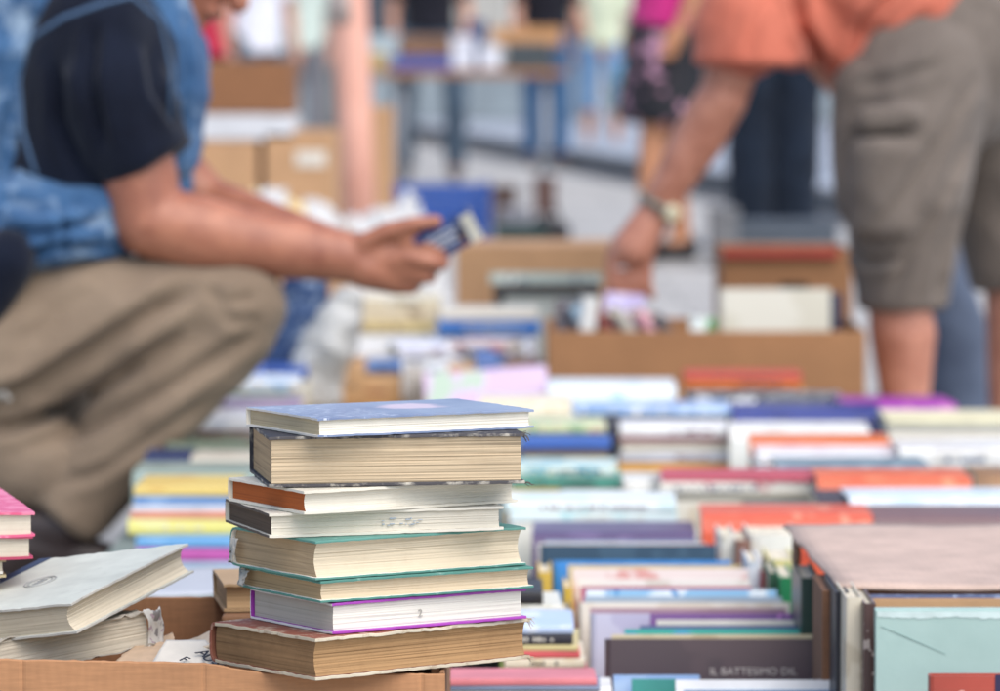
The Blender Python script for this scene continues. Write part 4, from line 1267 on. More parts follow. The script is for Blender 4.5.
vest = [ # back panel, shoulder, front strip, hem band
        (q(20, 15, DM), q(-30, 150, DM), 0.15, 0.15, dict(side=YA, k=1.3)),
        (q(-30, 150, DM), q(-20, 235, DM), 0.15, 0.145, dict(side=YA, k=1.34)),
        (q(0, 228, DM), q(62, 226, DM), 0.135, 0.105, dict(side=YA, k=1.62)),
        (q(-10, 240, DN - 0.02), q(60, 232, DN - 0.05), 0.05, 0.048), (q(60, 232, DN - 0.05), q(118, 232, DN - 0.0), 0.048, 0.036),
        (q(10, 205, DN - 0.02), q(100, 212, DN - 0.02), 0.045, 0.036),
        (q(-20, 214, DN + 0.05), q(60, 205, DN + 0.03), 0.06, 0.045),
        (q(150, -8, DN + 0.07), q(175, 60, DN + 0.09), 0.045, 0.052), (q(175, 60, DN + 0.09), q(168, 150, DN + 0.1), 0.052, 0.05),
        (q(150, -8, DFR - 0.06), q(170, 60, DFR - 0.06), 0.055, 0.055), (q(170, 60, DFR - 0.06), q(150, 190, DFR - 0.08), 0.055, 0.06),
        (q(40, 2, DN + 0.04), q(110, -18, DN + 0.05), 0.055, 0.05), (q(110, -18, DN + 0.05), q(150, -8, DN + 0.07), 0.05, 0.045)]
blob('denim_vest', vest, DENIM, man, 0.008, 5, 0.007, (8, 6, 13), 9, 0.002, [
    ([q(0, 196, DN), q(40, 206, DN), q(100, 200, DN)], 0.012, 0.008), ([q(0, 228, DN), q(50, 232, DN), q(122, 214, DN)], 0.012, 0.007),
    ([q(20, 258, DN), q(60, 244, DN), q(128, 246, DN)], 0.010, 0.006), ([q(60, 190, DN), q(72, 220, DN), q(70, 252, DN)], 0.009, 0.006),
    ([q(10, 100, DN), q(2, 150, DN), q(14, 190, DN)], 0.010, 0.008), ([q(182, 10, DN), q(186, 70, DN), q(176, 140, DN)], 0.008, 0.005)])
sm = MB()
pts = [q(x, y, D) for (x, y, D) in ((170, 120, 6.55), (172, 70, 6.545), (160, 20, 6.53), (132, -4, 6.515), (100, 4, 6.50), (62, 18, 6.50), (32, 38, 6.52), (18, 80, 6.535), (22, 130, 6.53), (36, 175, 6.52))]
sm.tube(pts, 0.0035, 8)
sm.build('armhole_seam', m_plain('#425f80', 0.8), man, True)
trs = [(q(-45, 372, DM), q(-30, 380, DM), 0.19, 0.18, dict(side=YA, k=1.1)),
       (q(-30, 350, DN), q(110, 315, DN), 0.115, 0.090), (q(110, 315, DN), q(232, 308, DN), 0.090, 0.075),
       (q(232, 308, DN), q(222, 322, DN), 0.078, 0.078),
       (q(228, 322, DN), q(150, 405, DN), 0.076, 0.074), (q(150, 405, DN), q(66, 514, DN), 0.072, 0.060, dict(f1=0.15)),
       (q(-40, 430, DN + 0.03), q(42, 462, DN + 0.01), 0.095, 0.07),
       (q(-30, 355, DFR), q(215, 335, DFR), 0.11, 0.075), (q(212, 338, DFR), q(70, 505, DFR), 0.078, 0.068, dict(f1=0.15))]
blob('trousers', trs, KHAKI, man, 0.0085, 4, 0.005, (5, 5, 9), 2, 0.002, [
    ([q(200, 284, DN), q(150, 312, DN), q(92, 350, DN), q(40, 382, DN), q(-10, 402, DN)], 0.022, 0.013),
    ([q(268, 322, DN), q(225, 352, DN), q(160, 392, DN), q(90, 428, DN), q(20, 446, DN)], 0.011, 0.011),
    ([q(205, 284, DN), q(232, 300, DN), q(262, 292, DN)], 0.006, 0.008),
    ([q(210, 296, DN), q(236, 318, DN), q(266, 318, DN)], 0.005, 0.008),
    ([q(218, 392, DN), q(160, 432, DN), q(100, 470, DN), q(60, 482, DN)], 0.007, 0.009),
    ([q(120, 275, DN), q(70, 305, DN), q(20, 350, DN)], 0.005, 0.014),
    ([q(190, 330, DN), q(150, 352, DN), q(110, 382, DN)], 0.005, 0.009),
    ([q(60, 408, DN), q(20, 424, DN), q(-10, 428, DN)], 0.014, 0.010)])
SHOE = m_plain('#2e1f1e', 0.5, 0.3)
for D_ in (DN, DFR):
    blob('shoe', [(q(28, 548, D_), q(100, 562, D_), 0.045, 0.032, dict(side=YA, k=1.05)), (q(20, 530, D_), q(62, 530, D_), 0.042, 0.044), (q(10, 560, D_), q(105, 570, D_), 0.026, 0.024, dict(side=YA, k=1.5))], SHOE, man, 0.006, 3)
m_ = MB(); m_.tube([q(-6, 398, 6.49), q(4, 394, 6.49), q(9, 401, 6.49)], 0.006); m_.build('belt_tab', m_plain('#77736c', 0.4), man)

# the small blue book in his hand
axis = (P(473, 222, 6.60) - P(420, 250, 6.60)).normalized()
side_ = Vector((-0.3, -0.55, 0.75)); side_ = (side_ - axis * side_.dot(axis)).normalized()
nrm = axis.cross(side_)
if nrm.y > 0: nrm = -nrm; side_ = -side_
side_ = nrm.cross(axis)
Bm = Matrix((axis, side_, nrm)).transposed()
ctr = P(446, 234, 6.60)
hb = book('small dark blue book with pale end held by the squatting man', 0.092, 0.052, 0.014, J('#22386e', '#2c4a86', '#1a2648', 60, 0.5), Matrix.Translation(ctr) @ Bm.to_4x4(), tb=0.0008, ov=0.0005, round_=0.05, conc=0)
m_ = MB(); m_.box(0.028, 0.0462, -0.0262, 0.0262, 0.0143, 0.0152); m_.box(0.0462, 0.0470, -0.0262, 0.0262, 0.001, 0.0152); m_.build('pale_band', m_plain('#e2dccb', 0.4), hb)
m_ = MB(); m_.box(0.014, 0.025, -0.018, 0.006, 0.0143, 0.0150); m_.build('small_picture', J('#2a1f2a', '#b06a4a', None, 90), hb)
m_ = MB(); rnd = random.Random(3)
for k in range(3):
    x = -0.03
    while x < 0.012:
        w = rnd.uniform(0.003, 0.007); m_.box(x, x + w, 0.012 - k * 0.011, 0.018 - k * 0.011, 0.0143, 0.0149); x += w + 0.0015
m_.build('title_marks', m_plain('#d8dbe6', 0.4), hb)

# ---- the man bending over at the right -----------------------------
EN, EM, EF = 8.62, 8.78, 8.95
mn = empty('person', P(930, 470, EM)); mn.location.z = 0
tag(mn, 'man in salmon shirt and grey cargo shorts bending down to a box of books', 'person')
Mo = Vector(mn.location)
zg = lambda D: 60 + 0.8 * S(D)      # pixel row of the ground
body = []
hd, hair, eyes = head_hulls(q(668, -120, EM), (-0.75, -0.1, -0.65), (-0.6, 0, 0.8))
body += hd
body += [(q(715, -90, EM), q(770, -60, EM), 0.06, 0.09),
         (q(790, -55, EM), q(880, -10, EM), 0.13, 0.13, dict(side=YA, k=1.4)), (q(880, -10, EM), q(940, 50, EM), 0.13, 0.14, dict(side=YA, k=1.25)),
         (q(768, -45, EN), q(740, 40, EN - 0.03), 0.062, 0.058), (q(740, 40, EN - 0.03), q(722, 98, EN - 0.02), 0.056, 0.047),
         (q(722, 98, EN - 0.02), q(700, 135, EN), 0.050, 0.052), (q(700, 135, EN), q(656, 210, EN + 0.02), 0.052, 0.032),
         # far arm, resting on his thigh out of sight
         (q(790, -40, EF), q(830, 60, EF + 0.02), 0.058, 0.048), (q(830, 60, EF + 0.02), q(885, 130, EF - 0.05), 0.045, 0.035), (q(885, 130, EF - 0.05), q(900, 165, EF - 0.08), 0.034, 0.03),
         # legs
         (q(925, 60, EN + 0.04), q(893, 245, EN), 0.10, 0.062), (q(893, 245, EN), q(903, 335, EN), 0.056, 0.064), (q(903, 335, EN), q(906, zg(EN) - 40, EN), 0.064, 0.038),
         (q(990, 60, EF), q(1012, 235, EF), 0.10, 0.062), (q(1012, 235, EF), q(1018, 320, EF), 0.058, 0.064), (q(1018, 320, EF), q(1008, zg(EF) - 40, EF), 0.064, 0.038)]
body += [(q(652, 216, EN + 0.02), q(634, 248, EN + 0.02), 0.034, 0.042, dict(side=(1, 0, 0.4), k=1.0))]
for (bx_, by_, ds, ll) in ((616, 256, ((-0.25, 0.1, -1), (0.05, 0.1, -1), (0.3, 0.2, -1)), (0.040, 0.026, 0.02)),
                           (626, 262, ((-0.2, 0, -1), (0.1, 0.1, -1), (0.35, 0.2, -1)), (0.044, 0.028, 0.02)),
                           (637, 264, ((-0.12, -0.05, -1), (0.12, 0.1, -1), (0.4, 0.2, -1)), (0.040, 0.026, 0.02)),
                           (647, 261, ((-0.05, -0.1, -1), (0.15, 0.1, -1), (0.4, 0.2, -1)), (0.032, 0.02, 0.017))):
    finger(body, q(bx_, by_, EN + 0.015), ds, ll, 0.0120)
finger(body, q(622, 236, EN + 0.04), ((-0.5, 0.2, -0.8), (-0.1, 0.1, -1), (0.1, 0.1, -1)), (0.035, 0.032, 0.025), 0.0135)
blob('body', body, SK2, mn, 0.0058, 3, 0.0012, (14, 14, 14), 6)
blob('hair', hair, HAIR, mn, 0.009, 3, 0.003, (40, 40, 40))
for e in eyes: blob('eye', [(e, e + Vector((0, 0, 0.0005)), 0.011, 0.011)], EYE, mn, 0.003, 1)
SALMON = m_fabric('salmon_cotton', '#bd6149', '#cb7057', 6, bmp=0.4)
TAUPE = m_fabric('taupe_twill', '#655b53', '#756a61', 6, bmp=0.4)
shirt = [(q(775, -60, EM), q(860, -20, EM), 0.165, 0.165, dict(side=YA, k=1.35)),
         (q(860, -20, EM), q(905, 0, EM), 0.170, 0.165, dict(side=YA, k=1.25)),
         (q(835, 0, EM - 0.08), q(850, 42, EM - 0.10), 0.10, 0.075), (q(850, 42, EM - 0.10), q(852, 92, EM - 0.10), 0.065, 0.018),
         (q(775, -40, EN), q(742, 30, EN - 0.03), 0.095, 0.095), (q(748, 20, EN - 0.03), q(747, 62, EN - 0.03), 0.098, 0.104, dict(f1=0.07)),
         (q(780, 25, EN), q(792, 44, EN + 0.02), 0.07, 0.05), (q(800, 15, EN + 0.03), q(834, 36, EN + 0.05), 0.085, 0.06),
         (q(790, -40, EF), q(825, 40, EF), 0.09, 0.085, dict(f1=0.08)),
         (q(905, -10, EM), q(945, -8, EM), 0.150, 0.10, dict(side=YA, k=1.3)),
         (q(735, -85, EM), q(760, -70, EM), 0.085, 0.10)]
blob('shirt', shirt, SALMON, mn, 0.0075, 3, 0.002, (6, 6, 4), 1, 0.001, [
    ([q(828, 70, EN), q(800, 30, EN), q(790, -20, EN)], 0.022, 0.011), ([q(850, 88, EN), q(880, 50, EN), q(930, 10, EN)], 0.014, 0.010),
    ([q(846, 60, EN), q(862, 20, EN), q(900, -15, EN)], 0.013, 0.009), ([q(740, 66, EN), q(752, 20, EN), q(780, -30, EN)], 0.005, 0.010)])
shorts = [(q(945, 40, EM), q(935, 75, EM), 0.175, 0.17, dict(side=YA, k=1.12)),
          (q(968, 5, EM), q(950, 45, EM), 0.15, 0.16, dict(side=YA, k=1.15, f0=0.3)),
          (q(918, 75, EN + 0.05), q(903, 190, EN), 0.140, 0.122), (q(903, 190, EN), q(903, 306, EN), 0.120, 0.084, dict(f1=0.06)),
          (q(875, 95, EN + 0.02), q(868, 200, EN), 0.085, 0.065),
          (q(985, 75, EF - 0.05), q(1006, 190, EF), 0.14, 0.115), (q(1006, 190, EF), q(1016, 283, EF), 0.112, 0.088, dict(f1=0.06)),
          # cargo pocket and its flap
          (q(885, 150, EN - 0.095), q(885, 225, EN - 0.085), 0.045, 0.045, dict(side=(1, 0, 0), k=1.5, f0=0.4, f1=0.4)),
          (q(868, 118, EN - 0.105), q(912, 116, EN - 0.11), 0.020, 0.020)]
blob('shorts', shorts, TAUPE, mn, 0.0085, 4, 0.0055, (7, 7, 9), 5, 0.001, [
    ([q(975, 70, EN), q(940, 130, EN), q(900, 190, EN), q(862, 240, EN)], 0.009, 0.012), ([q(968, 130, EN), q(940, 190, EN), q(905, 250, EN), q(885, 300, EN)], 0.009, 0.011),
    ([q(850, 85, EN), q(890, 80, EN), q(945, 60, EN)], 0.007, 0.011), ([q(840, 240, EN), q(866, 262, EN), q(900, 255, EN)], 0.010, 0.009),
    ([q(955, 200, EN), q(940, 250, EN), q(932, 305, EN)], 0.010, 0.009), ([q(845, 130, EN), q(862, 134, EN), q(905, 130, EN)], 0.012, 0.006)])
for D_, x in ((EN, 905), (EF, 1008)):
    g0 = zg(D_)
    blob('shoe', [(q(x + 8, g0 - 24, D_), q(x - 60, g0 - 16, D_), 0.046, 0.032, dict(side=YA, k=1.05)), (q(x + 4, g0 - 42, D_), q(x, g0 - 30, D_), 0.046, 0.046), (q(x + 22, g0 - 11, D_), q(x - 70, g0 - 11, D_), 0.020, 0.018, dict(side=YA, k=2.0))], m_plain('#3a2c26', 0.6, 0.3), mn, 0.007, 3)
# wrist watch
wv = Vector((P(656, 210, EN) - P(700, 135, EN))).normalized()
wc = q(659, 206, EN + 0.018)
a_ = wv.orthogonal().normalized(); b_ = wv.cross(a_)
m_ = MB()
m_.tube([wc + (a_ * math.cos(t_ * math.pi / 12) + b_ * math.sin(t_ * math.pi / 12)) * 0.0385 for t_ in range(25)], 0.0075, 8)
w_ = m_.build('watch', m_plain('#6f7266', 0.35), mn, True)
d_ = Vector((0.75, -0.5, 0.4)); d_ = (d_ - wv * d_.dot(wv)).normalized()
blob('watch_face', [(wc + d_ * 0.036, wc + d_ * 0.046, 0.019, 0.018, dict(f0=0.2, f1=0.2))], m_plain('#d8cfae', 0.25), mn, 0.003, 1)
d_ = q(623, 268, EN + 0.002)
m_ = MB(); m_.tube([d_ + Vector((math.cos(t_ * math.pi / 8), math.sin(t_ * math.pi / 8), 0)) * 0.0128 + Vector((0.0, 0.012, 0)) for t_ in range(17)], 0.003, 6); m_.build('ring', m_plain('#c9c9cc', 0.25), mn, True)

# ---- people standing in the background -----------------------------
def stander(label, px, D, facing, top, legs, skin=SK3, hip=0.92, leg_len=None, top_to=0.95, skirt=None, sleeve=0.3, hair_m=HAIR, shoes='#3a322c', spread=0.10, stride=0.0, arms=None, sc=1.0, group=None, lw=1.0):
    """a standing figure; facing = yaw of the face (0 = towards +x); trousers reach leg_len above the ground"""
    r = empty('person', (P(px, 200, D).x, D, 0)); r.rotation_euler.z = R(facing)
    tag(r, label, 'person', group)
    X = Vector((1, 0, 0)); Y = Vector((0, 1, 0)); Z = Vector((0, 0, 1))
    def v(x, y, z): return Vector((x, y, z)) * sc
    b = []
    hd_, hr_, ey_ = head_hulls(v(0.03, 0, 1.62), (1, 0, -0.25), (0, 0, 1), sc)
    b += hd_
    b += [(v(0, 0, 1.36), v(0, 0, 1.05), 0.10 * sc, 0.095 * sc, dict(side=Y, k=1.5)), (v(0, 0, 1.05), v(0, 0, 0.92), 0.095 * sc, 0.115 * sc, dict(side=Y, k=1.35)),
          (v(0, 0, 1.45), v(0, 0, 1.36), 0.06 * sc, 0.09 * sc)]
    ar = arms or [((0.02, 1.12), (0.06, 0.86)), ((0.02, 1.12), (0.10, 0.86))]
    for sgn, ((ex, ez), (hx, hz)) in zip((-1, 1), ar):
        sh, el, wr = v(0, sgn * 0.19, 1.38), v(ex - 0.03, sgn * 0.25, ez), v(hx, sgn * 0.23, hz)
        b += [(sh, el, 0.050 * sc, 0.042 * sc), (el, wr, 0.042 * sc, 0.028 * sc)]
        dn = (wr - el).normalized()
        b.append((wr, wr + dn * 0.08 * sc, 0.028 * sc, 0.030 * sc))
        for k in range(4):
            finger(b, wr + dn * 0.085 * sc + X * (k - 1.5) * 0.019 * sc, (dn, dn + X * 0.15, dn - Y * sgn * 0.4), (0.035 * sc, 0.025 * sc, 0.018 * sc), 0.0085 * sc)
        finger(b, wr + dn * 0.03 * sc + X * 0.025 * sc, (dn + X * 0.7, dn + X * 0.2), (0.035 * sc, 0.03 * sc), 0.011 * sc)
    st = []
    for sgn in (-1, 1):
        f = sgn * stride
        hp, kn, an = v(0, sgn * spread * 0.9, 0.90), v(f * 0.6 + 0.02, sgn * spread, 0.49), v(f, sgn * spread, 0.08)
        st.append((hp, kn, an))
        b += [(hp, kn, 0.082 * sc, 0.056 * sc), (kn, kn.lerp(an, 0.35), 0.054 * sc, 0.056 * sc), (kn.lerp(an, 0.35), an, 0.056 * sc, 0.038 * sc), (an, an + v(0.13, 0, -0.05), 0.038 * sc, 0.025 * sc, dict(side=Y, k=1.2))]
    blob('body', b, skin, r, 0.010 * sc, 2)
    blob('hair', hr_, hair_m, r, 0.012, 2, 0.004, (40, 40, 40))
    for e in ey_: blob('eye', [(e, e + Vector((0, 0, 0.0005)), 0.010, 0.010)], EYE, r, 0.004, 1)
    t_ = [(v(0, 0, 1.37), v(0, 0, 1.12), 0.125 * sc, 0.115 * sc, dict(side=Y, k=1.5)), (v(0, 0, 1.12), v(0, 0, top_to), 0.12 * sc, 0.135 * sc, dict(side=Y, k=1.38, f1=0.08))]
    for sgn, ((ex, ez), _h) in zip((-1, 1), ar):
        sh, el = v(0, sgn * 0.18, 1.39), v(ex - 0.03, sgn * 0.25, ez)
        t_.append((sh, sh.lerp(el, min(1, sleeve * 2)), 0.072 * sc, 0.062 * sc, dict(f1=0.1)))
    blob('top', t_, top, r, 0.013, 3, 0.006, (9, 9, 9), px * 0.1)
    if skirt is not None:
        blob('skirt', [(v(0, 0, 1.0), v(0, 0, 0.86), 0.125 * sc, 0.15 * sc, dict(side=Y, k=1.3)), (v(0, 0, 0.86), v(0.02, 0, leg_len), 0.15 * sc, 0.165 * sc, dict(side=Y, k=1.3, f1=0.06))], skirt, r, 0.012, 3, 0.008, (14, 14, 3), 1)
    else:
        L_ = []
        for (hp, kn, an) in st:
            L_ += [(v(0, 0, 0.97), hp, 0.115 * sc, 0.10 * sc, dict(side=Y, k=1.25, f0=0.2)), (hp, kn, 0.098 * sc * lw, 0.076 * sc * lw)]
            if leg_len < 0.47: L_.append((kn, kn.lerp(an, (0.49 - leg_len) / 0.41), 0.076 * sc * lw, 0.066 * sc * lw, dict(f1=0.08)))
        blob('trousers', L_, legs, r, 0.012, 3, 0.006, (10, 10, 12), px * 0.2)
    for (hp, kn, an) in st:
        blob('shoe', [(an + v(-0.03, 0, -0.02), an + v(0.15, 0, -0.045), 0.045 * sc, 0.032 * sc, dict(side=Y, k=1.1)), (an + v(-0.05, 0, -0.062), an + v(0.18, 0, -0.062), 0.016 * sc, 0.016 * sc, dict(side=Y, k=2.4))], m_plain(shoes, 0.6), r, 0.009, 2)
    return r
JN1 = m_fabric('dark_jeans', '#141c28', '#1d2838', 7)
JN2 = m_fabric('mid_blue_jeans', '#31557c', '#42688e', 7)
JN3 = m_fabric('light_blue_jeans', '#5a82aa', '#7699bc', 7)
JN4 = m_fabric('grey_blue_jeans', '#33404e', '#465868', 7)
BLK = m_fabric('black_jersey', '#14141c', '#1e1e28', 8)
stander('standing figure in straight dark navy jeans behind the bending man', 773, 19.0, -90, m_fabric('cream_knit', '#c9bfa8', '#d8d0bc'), JN1, leg_len=0.05, spread=0.092, lw=1.38)
FLW = J('#14141c', '#c08aa2', None, 9, 0.545, 0.8)
stander('woman in a bright pink top and a black skirt with pink flowers', 665, 17.9, 200, m_fabric('pink_jersey', '#c41c74', '#d42a84'), None, skirt=FLW, leg_len=0.56, top_to=0.93, shoes='#1c1a1e', skin=m_skin('warm_skin', '#b5774e', '#c4865c'), spread=0.07, stride=0.10, arms=[((-0.02, 1.12), (0.02, 0.95)), ((-0.02, 1.12), (0.02, 0.95))])
stander('woman in calf length light jeans and purple hem far down the street', 602, 39.0, 90, m_fabric('pale_green_cotton', '#b9bfa0', '#cdd2b6'), JN3, leg_len=0.38, shoes='#a8968a', stride=0.05, spread=0.12, sc=0.98)
stander('person in black top and blue jeans standing at the far tray', 546, 34.0, -80, BLK, JN2, leg_len=0.09, top_to=1.05, stride=0.04, arms=[((0.1, 1.12), (0.33, 1.02)), ((0.1, 1.12), (0.33, 1.02))])
stander('person in black top and grey blue jeans behind the trestle table', 430, 30.0, -90, BLK, JN4, leg_len=0.09, top_to=1.0, stride=0.13, spread=0.17)
stander('person in white shirt at the far left of the street', 258, 30.0, -60, m_fabric('white_shirt', '#c9c9d4', '#dcdce4'), JN4, leg_len=0.09, top_to=0.86)
stander('person in crimson top half hidden by the squatting man', 214, 33.0, -100, m_fabric('crimson_jersey', '#b3203c', '#c42c48'), JN1, leg_len=0.09, top_to=0.84)
stander('person in pale mint shirt just left of the salmon post', 303, 36.0, -90, m_fabric('mint_shirt', '#b4c2b8', '#c6d2c8'), m_fabric('grey_trousers', '#6a6a70', '#7a7a80'), leg_len=0.09, top_to=0.9)

# ------------------------------------------------------------------ ground, kerb, street
def m_paving():
    m, t, b = new_mat('pale_paving')
    co = coords(t)
    br = t.nodes.new('ShaderNodeTexBrick')
    br.inputs['Scale'].default_value = 1.0
    br.inputs['Brick Width'].default_value = 0.6
    br.inputs['Row Height'].default_value = 0.4
    br.inputs['Mortar Size'].default_value = 0.006
    br.inputs['Color1'].default_value = c('#a9a5a0')
    br.inputs['Color2'].default_value = c('#b4b0aa')
    br.inputs['Mortar'].default_value = c('#7c7874')
    t.links.new(co, br.inputs['Vector'])
    st = ramp(t, nz(t, co, 1.4, 6, 0.65), [(0.3, (0.8, 0.8, 0.8, 1)), (0.7, (1.05, 1.05, 1.05, 1))])
    t.links.new(mix(t, 1.0, br.outputs['Color'], st, 'MULTIPLY'), b.inputs['Base Color'])
    b.inputs['Roughness'].default_value = 0.85
    bump(t, b, nz(t, co, 60, 4), 0.3, 0.004)
    return m
def m_setts():
    m, t, b = new_mat('blue_grey_setts')
    co = coords(t)
    br = t.nodes.new('ShaderNodeTexBrick')
    br.inputs['Scale'].default_value = 1.0
    br.inputs['Brick Width'].default_value = 0.5
    br.inputs['Row Height'].default_value = 0.5
    br.inputs['Mortar Size'].default_value = 0.012
    br.inputs['Color1'].default_value = c('#9aa2ae')
    br.inputs['Color2'].default_value = c('#a6adb8')
    br.inputs['Mortar'].default_value = c('#6f7680')
    t.links.new(co, br.inputs['Vector'])
    st = ramp(t, nz(t, co, 0.9, 6, 0.65), [(0.3, (0.82, 0.82, 0.82, 1)), (0.7, (1.05, 1.05, 1.05, 1))])
    t.links.new(mix(t, 1.0, br.outputs['Color'], st, 'MULTIPLY'), b.inputs['Base Color'])
    b.inputs['Roughness'].default_value = 0.8
    return m
g = mesh_obj('ground', [(-250, -60, 0), (250, -60, 0), (250, 400, 0), (-250, 400, 0)], [(0, 1, 2, 3)], m_paving())
tag(g, kind='structure')
# raised pavement beyond the diagonal kerb
Ka, Kb = Vector((-0.70, 45.0, 0)), Vector((1.33, 27.0, 0))
kd = (Kb - Ka).normalized(); kn = Vector((-kd.y, kd.x, 0))
if kn.y < 0: kn = -kn
A0, A1 = Ka - kd * 120, Kb + kd * 60
def prism(name, a, b_, w0, w1, z0, z1, material):
    vs = [a + kn * w0, b_ + kn * w0, b_ + kn * w1, a + kn * w1]
    vs = [Vector((p.x, p.y, z0)) for p in vs] + [Vector((p.x, p.y, z1)) for p in vs]
    return mesh_obj(name, vs, [(3, 2, 1, 0), (4, 5, 6, 7), (0, 1, 5, 4), (1, 2, 6, 5), (2, 3, 7, 6), (3, 0, 4, 7)], material)
tag(prism('kerb', A0, A1, 0, 0.16, -0.05, 0.11, m_plain('#6a6a6c', 0.85, 0.25, 3)), kind='structure')
tag(prism('pavement', A0, A1, 0.163, 300, -0.05, 0.105, m_setts()), kind='structure')
tag(prism('gutter_shadow', A0, A1, -0.30, -0.004, -0.02, 0.004, m_plain('#5a5b5e', 0.9, 0.25, 3)), kind='structure')  # dark strip along the gutter, the kerb's shadow painted into its colour

# ------------------------------------------------------------------ far facade
def facade(label, x0, x1, y, h, wall_hex, win_hex, n, rowsn):
    r = empty('building', ((x0 + x1) / 2, y, 0)); tag(r, label, 'building')
    w = x1 - x0
    m_ = MB(); m_.box(-w / 2, w / 2, 0, 8, 0, h); m_.build('wall', m_plain(wall_hex, 0.9, 0.14, 0.6), r)
    for j in range(rowsn):
        for i in range(n):
            cx = -w / 2 + w * (i + 0.5) / n; z = 1.0 + j * 3.4
            f = MB(); f.box(cx - 0.75, cx + 0.75, -0.10, 0.02, z - 0.15, z - 0.03); f.box(cx - 0.68, cx - 0.60, -0.05, 0.02, z, z + 1.9); f.box(cx + 0.60, cx + 0.68, -0.05, 0.02, z, z + 1.9); f.box(cx - 0.60, cx + 0.60, -0.05, 0.02, z + 1.82, z + 1.9)
            fo = f.build('window', m_plain('#cfcac0', 0.7), r)
            p = MB(); p.box(cx - 0.60, cx + 0.60, -0.012, 0.01, z, z + 1.82)
            p.build('pane', m_plain(win_hex, 0.15, 0.1, 2, 0), fo)
    m_ = MB(); m_.box(-w / 2 - 0.2, w / 2 + 0.2, -0.3, 0, h - 0.5, h + 0.1); m_.build('cornice', m_plain('#b9b4aa', 0.8), r)
    return r
facade('pale stone facade closing the far end of the street', -60, 4.5, 74, 12, '#a8a49c', '#3a4450', 26, 3)
facade('cream rendered facade at the right of the far end', 4.8, 64, 76, 11, '#b4aa98', '#39414a', 22, 3)

# ------------------------------------------------------------------ boxes and things standing about
def carton_box(label, x0, x1, yt, D, depth, hgt=None, mat_=None, yaw=0, open_=True, z0=0.0, fill=None, group='cardboard boxes of books', flap=False):
    a, b_ = P(x0, yt, D), P(x1, yt, D)
    w = b_.x - a.x; H = a.z - z0
    r = empty('cardboard_box', ((a.x + b_.x) / 2, D, z0)); r.rotation_euler.z = R(yaw)
    tag(r, label, 'box', group)
    mt = mat_ or CARD
    t_ = 0.005
    for nm, bx_ in (('side_panel', (-w / 2, w / 2, 0, t_)), ('side_panel', (-w / 2, w / 2, depth - t_, depth)), ('side_panel', (-w / 2, -w / 2 + t_, t_ + 0.0005, depth - t_ - 0.0005)), ('side_panel', (w / 2 - t_, w / 2, t_ + 0.0005, depth - t_ - 0.0005))):
        m_ = MB(); m_.box(bx_[0], bx_[1], bx_[2], bx_[3], 0, H); bevel(m_.build(nm, mt, r), 0.002)
    m_ = MB(); m_.box(-w / 2 + t_ + 0.001, w / 2 - t_ - 0.001, t_ + 0.001, depth - t_ - 0.001, 0.002, 0.01 if fill is None else fill); m_.build('base', mt, r)
    if not open_:
        m_ = MB(); m_.box(-w / 2 + 0.002, w / 2 - 0.002, 0.002, depth / 2 - 0.002, H + 0.0005, H + 0.005); bevel(m_.build('flap', mt, r), 0.002)
        m_ = MB(); m_.box(-w / 2 + 0.002, w / 2 - 0.002, depth / 2 + 0.002, depth - 0.002, H + 0.0005, H + 0.005); bevel(m_.build('flap', mt, r), 0.002)
    return r
CARD2 = m_card('#a06f44', 'cardboard_mid'); CARD3 = m_card('#b98d62', 'cardboard_pale'); CARD4 = m_card('#8a5a34', 'cardboard_dark')
# box before the bending man, full of books
B1 = carton_box('long open cardboard box the bending man is reaching into', 547, 866, 331, 8.22, 0.42, None, CARD2, yaw=0, fill=0.12)
GI = 'books standing in the long cardboard box'
def inbox(label, x0, x1, yt, D, H, T, col, ori='up_fore', lean=8, yaw=0, roll=0, base=None, **kw):
    a = P(x0, yt, D)
    return up(label, x0, x1, yt, D, T, a.z - base, col, ori, lean, yaw, roll, stand=base, **kw)
inbox('large plain white book standing upright in the long box', 718, 830, 289, 8.42, 0, 0.05, J('#d5d0c0', '#cbc5b2', None, 8), 'up_left', 4, 0, 0, 0.125, group=GI, pages=WP)
inbox('navy book standing just right of the large white one', 822, 842, 293, 8.50, 0, 0.04, '#232a48', 'up_front', 0, 0, 0, 0.125, group=GI)
inbox('grey framed picture book standing at the left of the long box', 556, 600, 300, 8.40, 0, 0.03, J('#565560', '#6b5a5c', None, 20), 'up_fore', 6, 10, 0, 0.125, group=GI)
inbox('slim white book leaning in the long box', 576, 592, 296, 8.34, 0, 0.08, '#dcdcd8', 'up_front', 0, 0, 6, 0.125, group=GI)
for (px, yt, roll, col, lab) in ((606, 300, -28, J('#8fb4cc', '#c9dbe6', None, 30), 'pale blue booklet slanting in the long box'),
                                 (630, 304, -32, J('#7a3a34', '#8d4a40', None, 30), 'maroon booklet slanting in the long box'),
                                 (652, 303, -34, J('#b9b4a8', '#8f8a80', None, 30), 'grey booklet slanting in the long box'),
                                 (676, 302, -36, J('#d9a0ac', '#c98490', '#e6ccd0', 30), 'pink booklet slanting in the long box'),
                                 (692, 306, -38, J('#4f4c50', '#3f3c40', None, 30), 'charcoal booklet slanting in the long box')):
    inbox(lab, px - 18, px - 6, yt, 8.36, 0, 0.10, col, 'up_front', 0, 12, roll, 0.16, group=GI)
inbox('small green and white booklet beside the large white book', 690, 716, 318, 8.36, 0, 0.02, J('#3f8f46', '#dfe6df', '#2c5f86', 40, 0.5), 'up_fore', 8, 0, 0, 0.125, group=GI)
inbox('lilac booklet lying on the slanting booklets', 600, 640, 296, 8.5, 0, 0.02, J('#a79ac4', '#c2b8d6', None, 20), 'up_fore', 20, 0, 5, 0.125, group=GI)
